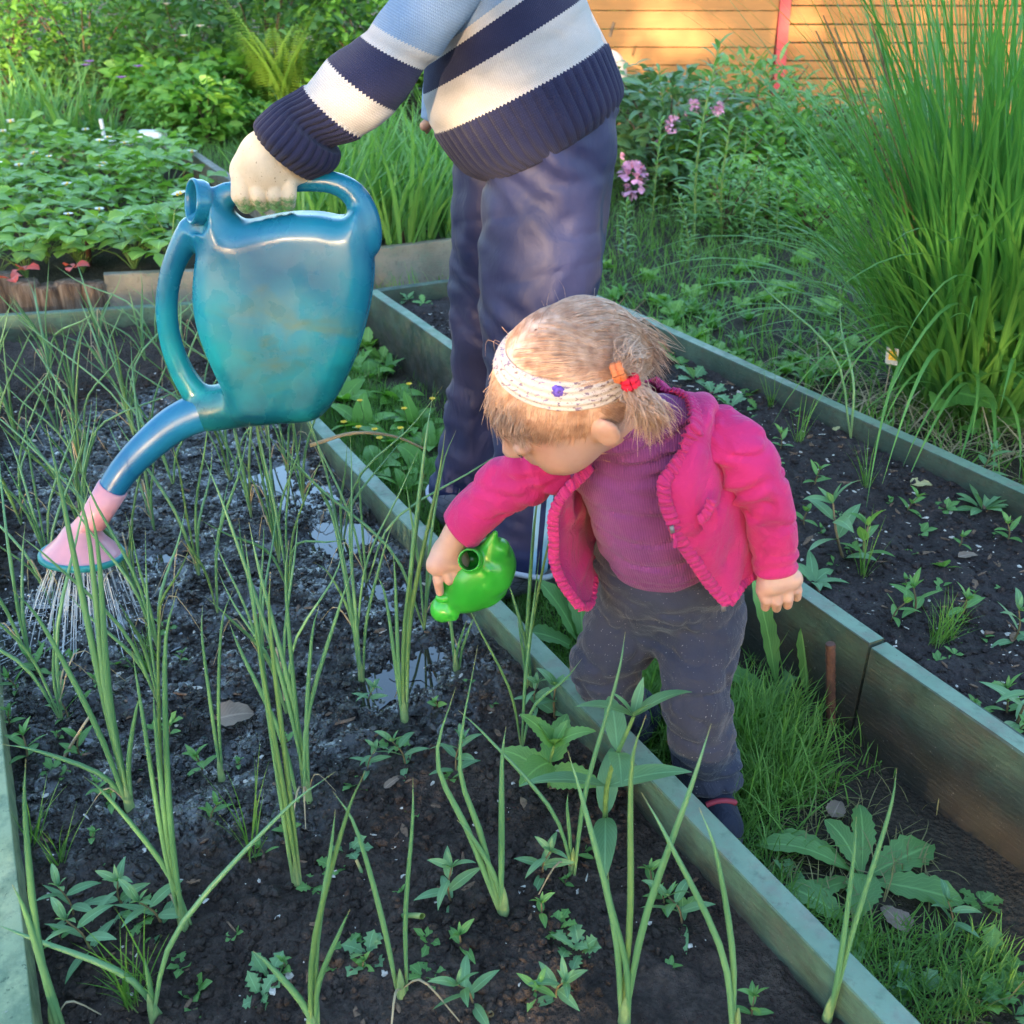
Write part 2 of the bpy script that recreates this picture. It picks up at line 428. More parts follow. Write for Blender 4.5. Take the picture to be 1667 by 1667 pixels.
def paint_mat(name, paint, paint2, wood, wear=0.5, dirt=None):
    m = Mat(name, 0.62, 0.35)
    v = m.obj(); grain = m.noise(38, m.scale(v, (1, 1, 7)), detail=6, rough=0.65)
    col = m.ramp(m.noise(7, detail=5), [(0.35, paint), (0.7, paint2)])
    wm = m.ramp(m.math('ADD', m.math('MULTIPLY', m.noise(16, detail=6, rough=0.7), 0.7), m.math('MULTIPLY', grain, 0.35)), [(0.62 - 0.2 * wear, 0.0), (0.74 - 0.2 * wear, 1.0)])
    col = m.mix(m.math('MULTIPLY', wm, 0.75), col, wood)
    col = m.mix(m.ramp(m.noise(60, detail=4), [(0.55, 0.0), (0.75, 0.5)]), col, tuple(q * 0.4 for q in paint))
    if dirt:
        z = m.sep(v)[2]
        dm = m.ramp(m.math('ADD', m.math('MULTIPLY', z, 1.0), m.math('MULTIPLY', m.math('SUBTRACT', m.noise(14, m.scale(v, (1, 1, 2.5)), detail=6, rough=0.7), 0.5), 0.16)), [(dirt[1], 1.0), (dirt[2], 0.0)])
        col = m.mix(m.math('MULTIPLY', dm, 0.85), col, dirt[0])
    chip = m.ramp(m.noise(95, m.scale(v, (1, 1, 2)), detail=5, rough=0.75), [(0.60, 0.0), (0.64, 0.8)]); col = m.mix(m.math('MULTIPLY', chip, m.ramp(m.noise(9, detail=3), [(0.4, 0.2), (0.6, 1.0)])), col, tuple(q * 0.6 for q in wood))
    col = m.mix(m.ramp(m.noise(240, detail=2), [(0.70, 0.0), (0.76, 0.5)]), col, (0.4, 0.4, 0.36))
    m["Base Color"] = col
    m["Roughness"] = m.ramp(m.noise(24, detail=4), [(0.35, 0.35), (0.65, 0.75)])
    wv = m.n("TexWave", wave_type='BANDS', bands_direction='Z'); wv.inputs["Scale"].default_value = 30; wv.inputs["Distortion"].default_value = 9; wv.inputs["Detail"].default_value = 3; wv.inputs["Detail Scale"].default_value = 0.6
    m.set(wv.inputs["Vector"], v)
    m.bump(m.math('ADD', m.math('MULTIPLY', wv.outputs["Fac"], 0.16), grain), 0.5, 0.003)
    return m.m
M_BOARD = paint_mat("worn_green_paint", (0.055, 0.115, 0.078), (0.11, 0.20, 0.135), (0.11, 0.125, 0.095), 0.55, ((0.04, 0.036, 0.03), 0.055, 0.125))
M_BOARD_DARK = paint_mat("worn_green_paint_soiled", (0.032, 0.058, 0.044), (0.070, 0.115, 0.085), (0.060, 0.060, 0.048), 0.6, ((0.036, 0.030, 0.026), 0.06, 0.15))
M_BOARD_TOP = paint_mat("pale_green_top_paint", (0.125, 0.215, 0.15), (0.21, 0.31, 0.225), (0.19, 0.20, 0.16), 0.5)
M_BOARD_LIGHT = paint_mat("pale_green_paint", (0.24, 0.31, 0.17), (0.35, 0.41, 0.24), (0.10, 0.17, 0.10), 0.65)
M_BOARD_GREY = paint_mat("bare_grey_wood", (0.17, 0.155, 0.125), (0.27, 0.25, 0.205), (0.14, 0.20, 0.15), 0.35)
M_RUST = plain("rusty_steel", (0.085, 0.04, 0.028), 0.8, 0.4, 0.35, 90, 0.5, 300)

def plank(name, a, b, thick, zb, zt, mat, parent, seg=14, cham=0.0018, wob=0.002, seed=0, top_mat=None):
    """A sawn board from a to b (its outer top edge); thick is the horizontal vector to its other face."""
    a, b = np.array(a, float), np.array(b, float); t = np.asarray(thick, float); tw = np.linalg.norm(t); tn = t / tw
    sec = [(cham, 0), (tw - cham, 0), (tw, cham), (tw, zt - zb - cham), (tw - cham, zt - zb), (cham, zt - zb), (0, zt - zb - cham), (0, cham)]
    G = []
    for i in range(seg + 1):
        f = i / seg; c = a + (b - a) * f; c[2] = zb
        row = [c + tn * s[0] + np.array((0, 0, s[1])) for s in sec]
        n = vnoise(np.array([(r[0] * 3 + k * 7, r[1] * 3, seed + k) for k, r in enumerate(row)]), seed) * wob
        G.append([r + tn * n[k] * 0.6 + np.array((0, 0, n[k] * (1 if s[1] > 0.5 * (zt - zb) else 0))) for k, (r, s) in enumerate(zip(row, sec))])
    m = MB().add(*sheet(np.array(G), True))
    V = np.concatenate((G[0], G[-1])); m.add(V, [tuple(range(7, -1, -1))]); m.add(V, [tuple(range(8, 16))])
    me = m.mesh(name, mat, smooth=False)
    if top_mat is not None:                              # top face takes the paler green material
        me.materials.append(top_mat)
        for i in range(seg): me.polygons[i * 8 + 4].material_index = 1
    return link_mesh(name, me, parent)

# ---- bed outlines (heights above the path)
Z1T, Z1S, Z2T, Z2S = 0.13, 0.070, 0.17, 0.115
ur = lambda *p: np.array([uw(pz(*q)) for q in p])
def wline(p1, p2):
    a, b = uw(pz(*p1)), uw(pz(*p2)); return lambda u: a[1] + (b[1] - a[1]) * (u - a[0]) / (b[0] - a[0])
W1R = wline((1495, 1660, Z1T), (520, 678, Z1T))      # outer edge of the onion bed's right board
W1L = wline((55, 1667, Z1T), (0, 1160, Z1T))         # inner edge of its left board
W2L = wline((1667, 1231, Z2T), (600, 476, Z2T))
W2R = wline((970, 478, Z2T), (1667, 790, Z2T))
U1B = uw(pz(160, 507, Z1T))[0]; U2B = uw(pz(740, 456, Z2T))[0]
TH = 0.036

def soil_height(P, base, seed, dips=()):
    P = np.asarray(P, float); z = base + 0.016 * fbm(P * 5.0, 2, seed) + 0.013 * fbm(P * 22, 3, seed + 3) + 0.0065 * fbm(P * 85, 2, seed + 8)
    for (c, r, d) in dips:
        q = np.linalg.norm(P[..., :2] - c[:2], axis=-1) / r; z = z - d * np.exp(-q ** 2 * 1.3)
    return z
PUDDLES = [(pz(640, 965, .06), 0.11, 0.020), (pz(270, 905, .06), 0.07, 0.016), (pz(625, 1112, .06), 0.07, 0.016), (pz(170, 1215, .06), 0.07, 0.016),
           (pz(700, 1085, .06), 0.06, 0.014), (pz(500, 790, .06), 0.14, 0.014), (pz(150, 1060, .06), 0.16, 0.017), (pz(560, 880, .06), 0.08, 0.013)]
def flatP(P):
    P = np.array(P, float); P[..., 2] = 0; return P
def H1(p): return float(soil_height(flatP(p), Z1S, 1, PUDDLES))
def H2(p): return float(soil_height(flatP(p), Z2S, 21))
def bed_soil(name, u0, u1, wl, wr, step, base, seed, mat, dips=()):
    us = np.linspace(u0, u1, int((u1 - u0) / step)); k = int((wr(u0) - wl(u0)) / step)
    G = np.array([[from_uw(u, w) for w in np.linspace(wl(u), wr(u), k)] for u in us])
    G[..., 2] = soil_height(G, base, seed, dips)
    o = MB().add(*sheet(G)).build(name, mat); return tag(o, kind="structure")
bed_soil("onion_bed_soil", 0.30, U1B - 0.02, lambda u: W1L(u) - 0.01, lambda u: W1R(u) - TH + 0.01, 0.0065, Z1S, 1, M_SOIL1, PUDDLES)
bed_soil("fallow_bed_soil", 0.30, U2B - 0.02, lambda u: W2L(u) + TH - 0.01, lambda u: W2R(u) - TH + 0.01, 0.011, Z2S, 21, M_SOIL2)

# ---- puddles: level water lying in the low places of the mud
mw = Mat("puddle_water", 0.03, 0.5); mw["Base Color"] = (0.015, 0.013, 0.012); mw["IOR"] = 1.33; mw["Coat Weight"] = 1.0; mw["Coat IOR"] = 1.6; mw["Coat Roughness"] = 0.02
mw.bump(mw.noise(60, detail=2), 0.05, 0.002)
PUD_NAMES = ["beside the green board behind the small green can", "right of the pink sprinkler head", "in front of the small green can", "near the left board of the bed",
              "under the small green can", "under the blue spout", "where the sprinkled water lands", "between onion clumps under the blue can"]
for i, (c, r, d) in enumerate(PUDDLES):
    k = 40; t = np.arange(k) / k * 2 * PI; rr = r * (1.0 + 0.2 * np.sin(3 * t + i) + 0.12 * np.sin(5 * t + 2 * i))
    V = np.stack((c[0] + rr * np.cos(t), c[1] + rr * np.sin(t), np.full(k, Z1S - d * 0.62)), 1)
    for v_ in V:
        a_ = uw(v_); ex = a_[1] - (W1R(a_[0]) - TH + .004)
        if ex > 0: v_[:2] -= AX_W[:2] * ex
    V = np.concatenate((V, [[c[0], c[1], Z1S - d * 0.62]]))
    o = MB().add(V, [(a, (a + 1) % k, k) for a in range(k)]).build("puddle", mw.m)
    tag(o, "shiny puddle on wet black soil " + PUD_NAMES[i], "puddle", "puddles in the onion bed")

# ---- ground: one sheet to beyond the hedge, fine where the path shows
def axis(lo, hi, flo, fhi, fs, n):
    return np.concatenate((np.linspace(lo, flo, n)[:-1], np.arange(flo, fhi, fs), np.linspace(fhi, hi, n)))
gx = axis(-60, 60, -3.2, 3.6, 0.035, 30); gy = axis(-40, 90, 0.3, 6.0, 0.035, 30)
GX, GY = np.meshgrid(gx, gy); G = np.stack((GX, GY, np.zeros_like(GX)), -1)
def ground_z(P):
    P = flatP(P); near = np.clip(1.6 - np.abs(P[..., 1] - 3) / 4, 0, 1)
    return near * (0.018 * fbm(P * 4, 2, 40) + 0.010 * fbm(P * 18, 2, 44)) - 0.012
G[..., 2] = ground_z(G)
tag(MB().add(*sheet(G)).build("ground", M_SOIL3), kind="structure")

# ---- raised beds: boards
def vec_w(s): return AX_W * s
def bed_plank(par, wfun, u0, u1, side, zt, mat, name="board", seed=0, zb=-0.03):
    a = from_uw(u0, wfun(u0), zt); b = from_uw(u1, wfun(u1), zt)
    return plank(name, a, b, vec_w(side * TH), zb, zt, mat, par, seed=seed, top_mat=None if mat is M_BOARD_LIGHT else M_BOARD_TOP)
bed = empty("raised_bed", from_uw(1.9, W1R(1.9), 0), "green painted board frame of the bed planted with onions", "raised bed")
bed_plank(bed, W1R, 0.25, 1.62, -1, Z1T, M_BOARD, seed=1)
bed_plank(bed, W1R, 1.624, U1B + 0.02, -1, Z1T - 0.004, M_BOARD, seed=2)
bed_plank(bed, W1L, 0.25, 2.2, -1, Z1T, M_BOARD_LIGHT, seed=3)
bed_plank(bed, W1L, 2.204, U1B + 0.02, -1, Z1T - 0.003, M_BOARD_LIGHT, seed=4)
a = pz(-160, 526, Z1T); b = pz(322, 497, Z1T)
plank("board", a, b, AX_U * 0.035, -0.03, Z1T + 0.004, M_BOARD, bed, seed=5)
bed2 = empty("raised_bed", from_uw(2.2, W2L(2.2), 0), "green board frame of the nearly bare bed on the right", "raised bed")
jn = uw(pz(1440, 1046, Z2T))[0]
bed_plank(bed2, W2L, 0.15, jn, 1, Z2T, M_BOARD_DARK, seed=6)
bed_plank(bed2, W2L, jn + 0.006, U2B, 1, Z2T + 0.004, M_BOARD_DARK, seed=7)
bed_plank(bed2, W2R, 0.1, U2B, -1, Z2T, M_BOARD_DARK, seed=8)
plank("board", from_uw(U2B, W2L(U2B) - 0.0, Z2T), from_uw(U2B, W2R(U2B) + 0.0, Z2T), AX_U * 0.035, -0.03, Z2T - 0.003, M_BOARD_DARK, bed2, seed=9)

# strawberry bed and the bed of leafy shoots behind
bed3 = empty("raised_bed", pz(150, 470, 0), "weathered grey wood frame of the strawberry bed at the left", "raised bed")
ZS = 0.20
fl, fr = pz(-320, 462, ZS), pz(330, 440, ZS); bl, br = pz(-200, 244, ZS), pz(297, 248, ZS)
dep = nrm((br - fr) * (1, 1, 0)); sid = nrm((br - bl) * (1, 1, 0))
plank("board", bl, br, dep * 0.04, -0.03, ZS + 0.04, M_BOARD_GREY, bed3, seed=11)
plank("board", br + sid * 0.002, pz(520, 408, ZS), AX_W * 0.045, -0.03, ZS + 0.03, M_BOARD_GREY, bed3, seed=12)
plank("board", pz(168, 446, ZS), pz(540, 430, ZS), dep * 0.04, -0.03, ZS - 0.004, M_BOARD_GREY, bed3, seed=13)
m_log = Mat("split_log_bark", 0.9, 0.2)
m_log["Base Color"] = m_log.ramp(m_log.noise(18, m_log.scale(m_log.obj(), (3, 3, 0.5)), detail=6), [(0.3, (0.045, 0.03, 0.022)), (0.5, (0.13, 0.09, 0.065)), (0.72, (0.24, 0.19, 0.15))])
m_log.bump(m_log.noise(30, m_log.scale(m_log.obj(), (3, 3, 0.6)), detail=6), 0.9, 0.015)
for k in range(13):                                   # short upright logs edge the front
    c = fl + (pz(166, 446, ZS) - fl) * ((k + 0.5) / 13); r = 0.046 + 0.008 * random.random(); h = ZS - 0.035 + 0.05 * random.random()
    t = np.arange(11) / 11 * 2 * PI; row = lambda z, q: [(c[0] + r * q * (1 + .14 * math.sin(3 * a + k)) * math.cos(a), c[1] + r * q * math.sin(a), z) for a in t]
    G = np.array([row(-0.03, 1.05), row(h * 0.5, 1.0), row(h - 0.01, 0.98), row(h, 0.9), row(h + 0.002, 0.02)])
    o = MB().add(*sheet(G, True)).build("log", m_log.m, bed3)
bed4 = empty("raised_bed", pz(670, 470, 0), "grey board frame of the bed of tall leafy shoots behind the adult", "raised bed")
Z4 = 0.18
qa, qb = pz(470, 422, Z4), pz(760, 388, Z4); q_dir = nrm((qb - qa) * (1, 1, 0)); q_dep = np.array((-q_dir[1], q_dir[0], 0))
plank("board", qa, qb, q_dep * 0.04, -0.03, Z4, M_BOARD_GREY, bed4, seed=14)
plank("board", qb, qb + q_dir * 0.35, q_dep * 0.04, -0.03, Z4 - 0.004, M_BOARD_GREY, bed4, seed=15)
for nm, c0, c1, d0, d1, zz in (("strawberry_bed_soil", fl, fr, bl, br, ZS - 0.06), ("shoot_bed_soil", qa, qb + q_dir * 0.34, qa + q_dep * 2.2, qb + q_dir * 0.34 + q_dep * 2.2, Z4 - 0.05)):
    s = np.linspace(0.01, 0.99, 60)[:, None, None]; t = np.linspace(0.01, 0.99, 60)[None, :, None]
    G = (c0 * (1 - t) + c1 * t) * (1 - s) + (d0 * (1 - t) + d1 * t) * s; G[..., 2] = zz + 0.02 * fbm(flatP(G) * 9, 3, 60)
    tag(MB().add(*sheet(G)).build(nm, M_SOIL3), kind="structure")

# ---- orange board fence with a red post
mf = Mat("orange_stained_boards", 0.5, 0.4)
fv = mf.obj(); fg = mf.noise(5, mf.scale(fv, (0.7, 1, 14)), detail=7, rough=0.65, dist=0.6)
mf["Base Color"] = mf.mix(mf.ramp(mf.rand(), [(0.0, 0.0), (1.0, 0.5)]), mf.ramp(fg, [(0.3, (0.31, 0.115, 0.024)), (0.7, (0.43, 0.18, 0.045))]), (0.36, 0.18, 0.060))
mf.bump(fg, 0.3, 0.004)
m_red = plain("red_paint", (0.50, 0.055, 0.06), 0.45, 0.4, 0.15, 20)
FY = 8.7
def fpt(x, y): return px(x, y, FY - 0.05 * (x - 900) / 400)
fa = np.array((0.25, FY + 0.02, 0.0)); fp = px(1266, 120, FY - 0.05); fd = nrm(np.array((fp[0] - fa[0], -0.10, 0)))
fence = empty("fence", (fp[0], fp[1], 0), "orange stained horizontal board fence with a red post", "fence")
fn = np.array((fd[1], -fd[0], 0.0))
def fence_run(o, ln, z0, pitch, gap, cnt, back):
    for k in range(cnt):
        z = z0 + k * pitch; c = o + fd * ln / 2 + np.array((0, 0, z + (pitch - gap) / 2)) - fn * back
        h = (pitch - gap) / 2; e = 0.002
        sec = [(-0.011, -h), (0.008, -h), (0.011, -h + e), (0.011, h - e), (0.008, h), (-0.011, h)]
        L = [c - fd * ln / 2 + fn * s[0] + np.array((0, 0, s[1])) for s in sec]; Rr = [p + fd * ln for p in L]
        V = np.array(L + Rr); m = MB().add(V, [(i, (i + 1) % 6, 6 + (i + 1) % 6, 6 + i) for i in range(6)]); m.add(V, [(5, 4, 3, 2, 1, 0)]); m.add(V, [(6, 7, 8, 9, 10, 11)])
        me = m.mesh("board", mf.m, smooth=False); link_mesh("board", me, fence)
pl = np.linalg.norm((fp - fa)[:2])
fence_run(np.array((fa[0], fa[1], 0)), pl - 0.06, 0.0, 0.130, 0.005, 14, 0.0)
fence_run(np.array((fp[0], fp[1], 0)) + fd * 0.05, 4.2, 0.03, 0.131, 0.010, 14, 0.035)
V, F = box(np.array((fp[0] - 0.015, fp[1], 0.95)) + fn * 0.02, fd * 0.042, fn * 0.046, np.array((-0.04, 0, 0.98)))
MB().add(V, F).build("post", m_red, fence, smooth=False)
for qx in (2.1, 4.2):
    V, F = box(np.array((fp[0], fp[1], 0.95)) + fd * qx - fn * 0.09, fd * 0.045, fn * 0.04, np.array((0, 0, 0.95)))
    MB().add(V, F).build("post", m_red, fence, smooth=False)
V, F = box(np.array((fa[0], fa[1], 0.95)) - fn * 0.06, fd * 0.045, fn * 0.04, np.array((0, 0, 0.95))); MB().add(V, F).build("post", m_red, fence, smooth=False)
# ================================================================== PEOPLE AND CANS
def loft(sec, n_al, n_ar, rib=None):
    """sec: list of (centre, a, b) ellipse half-axes. Returns grid (n_al, n_ar, 3)."""
    S = spline(np.array([np.concatenate((c, a, b)) for c, a, b in sec]), n_al); t = np.arange(n_ar) / n_ar * 2 * PI
    c, a, b = S[:, None, :3], S[:, None, 3:6], S[:, None, 6:9]; ct, sn = np.cos(t)[None, :, None], np.sin(t)[None, :, None]
    G = c + a * ct + b * sn
    if rib is not None:
        rad = a * ct + b * sn; rad = rad / (np.linalg.norm(rad, axis=-1, keepdims=True) + 1e-9)
        s = np.linspace(0, len(sec) - 1, n_al)[:, None]; G = G + rad * rib(s, t[None, :], G)[..., None]
    return G
def limb_sec(rows, depth=1.0, tilt=0.25):
    out = []
    for (t, b, Y) in rows:
        T, B = px(*t, Y), px(*b, Y); a = (T - B) / 2; r = np.linalg.norm(a)
        bb = np.array((0, 1.0, 0)) - nrm(a) * nrm(a)[1]; out.append(((T + B) / 2, a, nrm(bb) * r * depth))
    return out
def cap_in(G, end, f=0.93, depth=0.012):            # turn the end of a sleeve inwards
    row = G[end]; c = row.mean(0); d = nrm(G[end].mean(0) - G[end + (1 if end == 0 else -1)].mean(0))
    r1 = c + (row - c) * f; r2 = c + (row - c) * (f - 0.08) - d * depth; r3 = c + (row - c) * 0.02 - d * depth
    ex = np.stack((r1, r2, r3)); return np.concatenate((ex[::-1], G)) if end == 0 else np.concatenate((G, ex))

# ---- cloth materials
NAVY, WHITE, SKYB = (0.022, 0.025, 0.068), (0.52, 0.50, 0.50), (0.22, 0.31, 0.45)
def knit_mat(name, stops, su, sv):
    m = Mat(name, 0.92, 0.15); uv = m.uv(); s = m.sep(uv)
    zig = m.math('MULTIPLY', m.math('PINGPONG', m.math('MULTIPLY', s[0], su * 0.5), 0.5), 2.2 / sv)
    col = m.ramp(m.math('ADD', s[1], zig), stops, 'CONSTANT')
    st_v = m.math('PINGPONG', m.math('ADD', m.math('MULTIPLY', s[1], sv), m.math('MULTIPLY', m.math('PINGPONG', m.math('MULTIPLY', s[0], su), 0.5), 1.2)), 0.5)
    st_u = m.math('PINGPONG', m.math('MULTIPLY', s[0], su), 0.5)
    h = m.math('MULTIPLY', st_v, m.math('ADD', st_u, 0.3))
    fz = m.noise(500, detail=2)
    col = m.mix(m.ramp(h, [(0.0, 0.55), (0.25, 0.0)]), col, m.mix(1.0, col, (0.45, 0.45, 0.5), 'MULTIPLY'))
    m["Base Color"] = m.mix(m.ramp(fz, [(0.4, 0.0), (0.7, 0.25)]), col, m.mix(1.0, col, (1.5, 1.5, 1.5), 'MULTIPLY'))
    m["Sheen Weight"] = 0.08; m["Sheen Roughness"] = 0.5
    m.bump(m.math('ADD', h, m.math('MULTIPLY', fz, 0.4)), 0.8, 0.003)
    return m.m
def cloth_mat(name, c, rough=0.9, var=0.14, weave=550, sheen=0.3, rib=None, lint=0.0):
    m = Mat(name, rough, 0.2)
    col = m.ramp(m.noise(14, detail=5), [(0.3, tuple(q * (1 - var) for q in c)), (0.7, tuple(min(1, q * (1 + var)) for q in c))])
    if lint: col = m.mix(m.ramp(m.noise(480, detail=0), [(0.80, 0.0), (0.83, lint)]), col, (0.45, 0.43, 0.45))
    h = m.noise(weave, detail=2)
    if rib:
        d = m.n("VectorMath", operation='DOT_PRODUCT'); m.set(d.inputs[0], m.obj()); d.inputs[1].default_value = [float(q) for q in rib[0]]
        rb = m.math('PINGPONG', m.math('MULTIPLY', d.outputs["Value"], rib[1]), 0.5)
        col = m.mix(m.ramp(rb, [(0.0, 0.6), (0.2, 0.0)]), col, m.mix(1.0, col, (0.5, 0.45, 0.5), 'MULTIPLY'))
        h = m.math('ADD', h, m.math('MULTIPLY', rb, 2.0))
    m["Base Color"] = col; m["Sheen Weight"] = sheen * 0.5; m["Sheen Roughness"] = 0.4
    m.bump(m.noise(17, m.scale(m.obj(), (1, 1, 0.7)), detail=4, dist=2.2), 0.55, 0.010, m.bump(h, 0.6, 0.0015))
    return m.m
def skin_mat(name, c):
    m = Mat(name, 0.5, 0.4)
    col = m.ramp(m.noise(24, detail=4), [(0.3, tuple(q * 0.88 for q in c)), (0.7, tuple(min(1, q * 1.06) for q in c))])
    col = m.mix(m.ramp(m.noise(11, detail=3), [(0.45, 0.0), (0.7, 0.45)]), col, (c[0] * 1.0, c[1] * 0.72, c[2] * 0.68))
    m["Base Color"] = m.mix(m.ramp(m.noise(160, detail=3), [(0.5, 0.0), (0.75, 0.18)]), col, (c[0] * 0.8, c[1] * 0.62, c[2] * 0.55))
    m["Subsurface Weight"] = 0.25; m["Subsurface Radius"] = (0.010, 0.004, 0.002); m["Subsurface Scale"] = 0.5
    m.bump(m.noise(700, detail=2), 0.15, 0.0006); return m.m
M_SKIN = skin_mat("child_skin", (0.56, 0.33, 0.25)); M_SKIN2 = skin_mat("adult_skin", (0.50, 0.29, 0.21))

# ------------------------------------------------------------------ the adult
adult = empty("person", pz(810, 900, 0), "adult in a striped knitted sweater and navy trousers bending to water the bed", "person")
AY = 1.83
fb = [((790, 290), (1004, 172)), ((752, 272), (1011, 140)), ((707, 212), (984, 66)), ((694, 172), (962, 26)), ((690, 150), (948, -6)),
      ((692, 108), (922, -52)), ((692, 86), (908, -80)), ((690, 10), (890, -150)), ((688, -90), (868, -240)), ((700, -170), (835, -290))]
sec = []
for i, (f, b) in enumerate(fb):
    Fp, Bp = px(*f, AY), px(*b, AY); a = (Bp - Fp) / 2; w = [0.150, 0.160, 0.165, 0.168, 0.17, 0.172, 0.172, 0.175, 0.165, 0.09][i]
    sec.append(((Fp + Bp) / 2, a, np.array((0, w, 0))))
ns = len(fb) - 1
def torso_rib(s, t, G):
    k = np.clip((2.0 - s) / 0.06, 0, 1); e = np.clip(s / 0.12, 0.0, 1)
    r = k * (0.0052 * np.abs(np.sin(26 * t)) ** 0.6 - 0.001) * (0.4 + 0.6 * e)
    puff = 0.006 * np.clip(s - 2.0, 0, 0.4) * np.clip(6 - s, 0, 1)
    return r + puff + (0.008 * np.abs(fbm(G * np.array((8, 8, 13)), 3, 70)) - 0.002) * (1 - k)
G = loft(sec, 96, 416, torso_rib); G = cap_in(G, 0, 0.97, 0.02)
nrow = len(G); V, F, U = sheet(G, True); U = U.reshape(nrow, 416, 2); U[..., 1] = np.concatenate((np.zeros(3), np.linspace(0, 1, nrow - 3)))[:, None]
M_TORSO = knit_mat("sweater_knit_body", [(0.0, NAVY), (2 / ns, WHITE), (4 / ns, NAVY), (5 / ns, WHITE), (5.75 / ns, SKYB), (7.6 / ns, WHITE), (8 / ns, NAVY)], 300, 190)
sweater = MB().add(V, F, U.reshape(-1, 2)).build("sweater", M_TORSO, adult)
rows = [((419, 213), (507, 290), 1.60), ((420, 198), (541, 274), 1.60), ((447, 172), (551, 250), 1.60), ((467, 160), (540, 236), 1.60), ((498, 140), (587, 221), 1.60),
        ((536, 94), (646, 178), 1.61), ((588, 57), (692, 113), 1.63), ((607, 37), (715, 92), 1.64), ((652, -25), (760, 32), 1.66), ((715, -100), (815, -45), 1.69), ((770, -165), (850, -130), 1.74)]
def sleeve_rib(s, t, G):
    k = np.clip((4.0 - s) / 0.06, 0, 1)
    return k * (0.0042 * np.abs(np.sin(15 * t)) ** 0.6) + (1 - k) * (0.009 * np.abs(fbm(G * 10, 3, 71)) - 0.001)
G = loft(limb_sec(rows), 100, 240, sleeve_rib); G = cap_in(G, 0, 0.92, 0.03); nrow = len(G); V, F, U = sheet(G, True); U = U.reshape(nrow, 240, 2)
U[..., 1] = np.concatenate((np.zeros(3), np.linspace(0, 1, nrow - 3)))[:, None]
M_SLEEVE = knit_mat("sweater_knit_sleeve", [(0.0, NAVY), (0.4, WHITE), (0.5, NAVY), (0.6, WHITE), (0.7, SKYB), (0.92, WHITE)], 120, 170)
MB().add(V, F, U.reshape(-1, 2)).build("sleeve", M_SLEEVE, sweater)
rows = [((684, 190), (716, 202), 2.00), ((690, 120), (740, 130), 2.00), ((720, 10), (790, 20), 1.99), ((750, -110), (830, -110), 1.97)]
G = cap_in(loft(limb_sec(rows), 40, 60, lambda s, t, G: 0.003 * fbm(G * 12, 2, 72)), 0, 0.9, 0.02)
MB().add(*sheet(G, True)).build("sleeve", plain("sky_blue_knit", SKYB, 0.92, 0.15, 0.1, 60, 0.5, 600), sweater)

def folds(sc, amp, seed):
    return lambda P: amp * (np.abs(fbm(P * np.array(sc), 3, seed)) * 2 - 0.5)
s = Solid(px(690, 960, 2.1) * (1, 0, 0) + (-0.14, 1.55, 0.02), (0.34, 2.2, 1.04), 0.006)
NL = [(px(896, 190, 1.80), .108), (px(890, 300, 1.79), .108), (px(882, 400, 1.775), .107), (px(872, 490, 1.76), .099), (px(864, 600, 1.745), .080), (px(857, 740, 1.73), .066), (px(853, 850, 1.72), .060), (px(854, 898, 1.715), .060)]
FL = [(px(845, 215, 1.92), .105), (px(830, 300, 1.93), .102), (px(818, 400, 1.94), .096), (px(803, 500, 1.96), .086), (px(790, 600, 1.98), .074), (px(772, 720, 2.00), .068), (px(752, 785, 2.02), .064), (px(748, 800, 2.02), .064)]
for LG in (NL, FL): s.chain([p for p, r in LG], [r for p, r in LG], 0.012, n=16)
s.cone(px(896, 190, 1.80), px(850, 215, 1.92), .106, .102, 0.03); s.cone(px(888, 150, 1.83), px(893, 200, 1.83), .085, .100, 0.03)
s.warp(folds((8, 8, 4.0), 0.012, 75)); s.warp(lambda P: 0.0035 * np.sin((P[:, 0] * 0.8 + P[:, 2]) * 95 + 6 * fbm(P * 9, 2, 78)) * np.clip(fbm(P * 6, 2, 79) * 2 + 0.3, 0, 1)); s.warp(lambda P: 0.006 * (np.abs(fbm(P * (9, 9, 17), 2, 77)) * 2 - 0.4) * np.clip(1.3 - P[:, 2] / 0.5, 0.15, 1))
m = Mat("navy_nylon_trousers", 0.58, 0.35); ov = m.obj(); so = m.sep(ov)
nav = m.ramp(m.noise(8, detail=3), [(0.3, (0.011, 0.015, 0.060)), (0.7, (0.019, 0.024, 0.085))])
sx = px(872, 850, 1.66)[0] - adult.location.x * 0
def band(v, c, w): return m.math('LESS_THAN', m.math('ABSOLUTE', m.math('SUBTRACT', v, c)), w)
lowz = m.math('LESS_THAN', so[2], float(px(880, 700, 1.66)[2])); nearS = m.math('LESS_THAN', so[1], 1.735)
slant = m.math('ADD', so[0], m.math('MULTIPLY', so[2], -0.06))
c0 = float(px(873, 850, 1.66)[0] - 0.06 * px(873, 850, 1.66)[2])
stripe = m.math('MAXIMUM', band(slant, c0, 0.0065), band(slant, c0 + 0.024, 0.0065))
stripe = m.math('MULTIPLY', m.math('MULTIPLY', stripe, nearS), lowz)
m["Base Color"] = m.mix(stripe, nav, (0.30, 0.50, 0.66)); m["Sheen Weight"] = 0.05
m.bump(m.noise(9, m.scale(ov, (1, 1, 0.55)), detail=4, dist=2.0), 0.22, 0.02, m.bump(m.noise(60, m.scale(ov, (1, 1, 0.35)), detail=3), 0.18, 0.004))
s.warp(lambda P: creases(P + P[:, 2:3] * (0.0, 0.0, 0.6), (5, 5, 9), 74, -0.003, 0.09)); trousers = s.build("trousers", m.m, adult, 2)
m_pipe = plain("white_piping", (0.55, 0.56, 0.62), 0.7, 0.3, 0.1, 60)
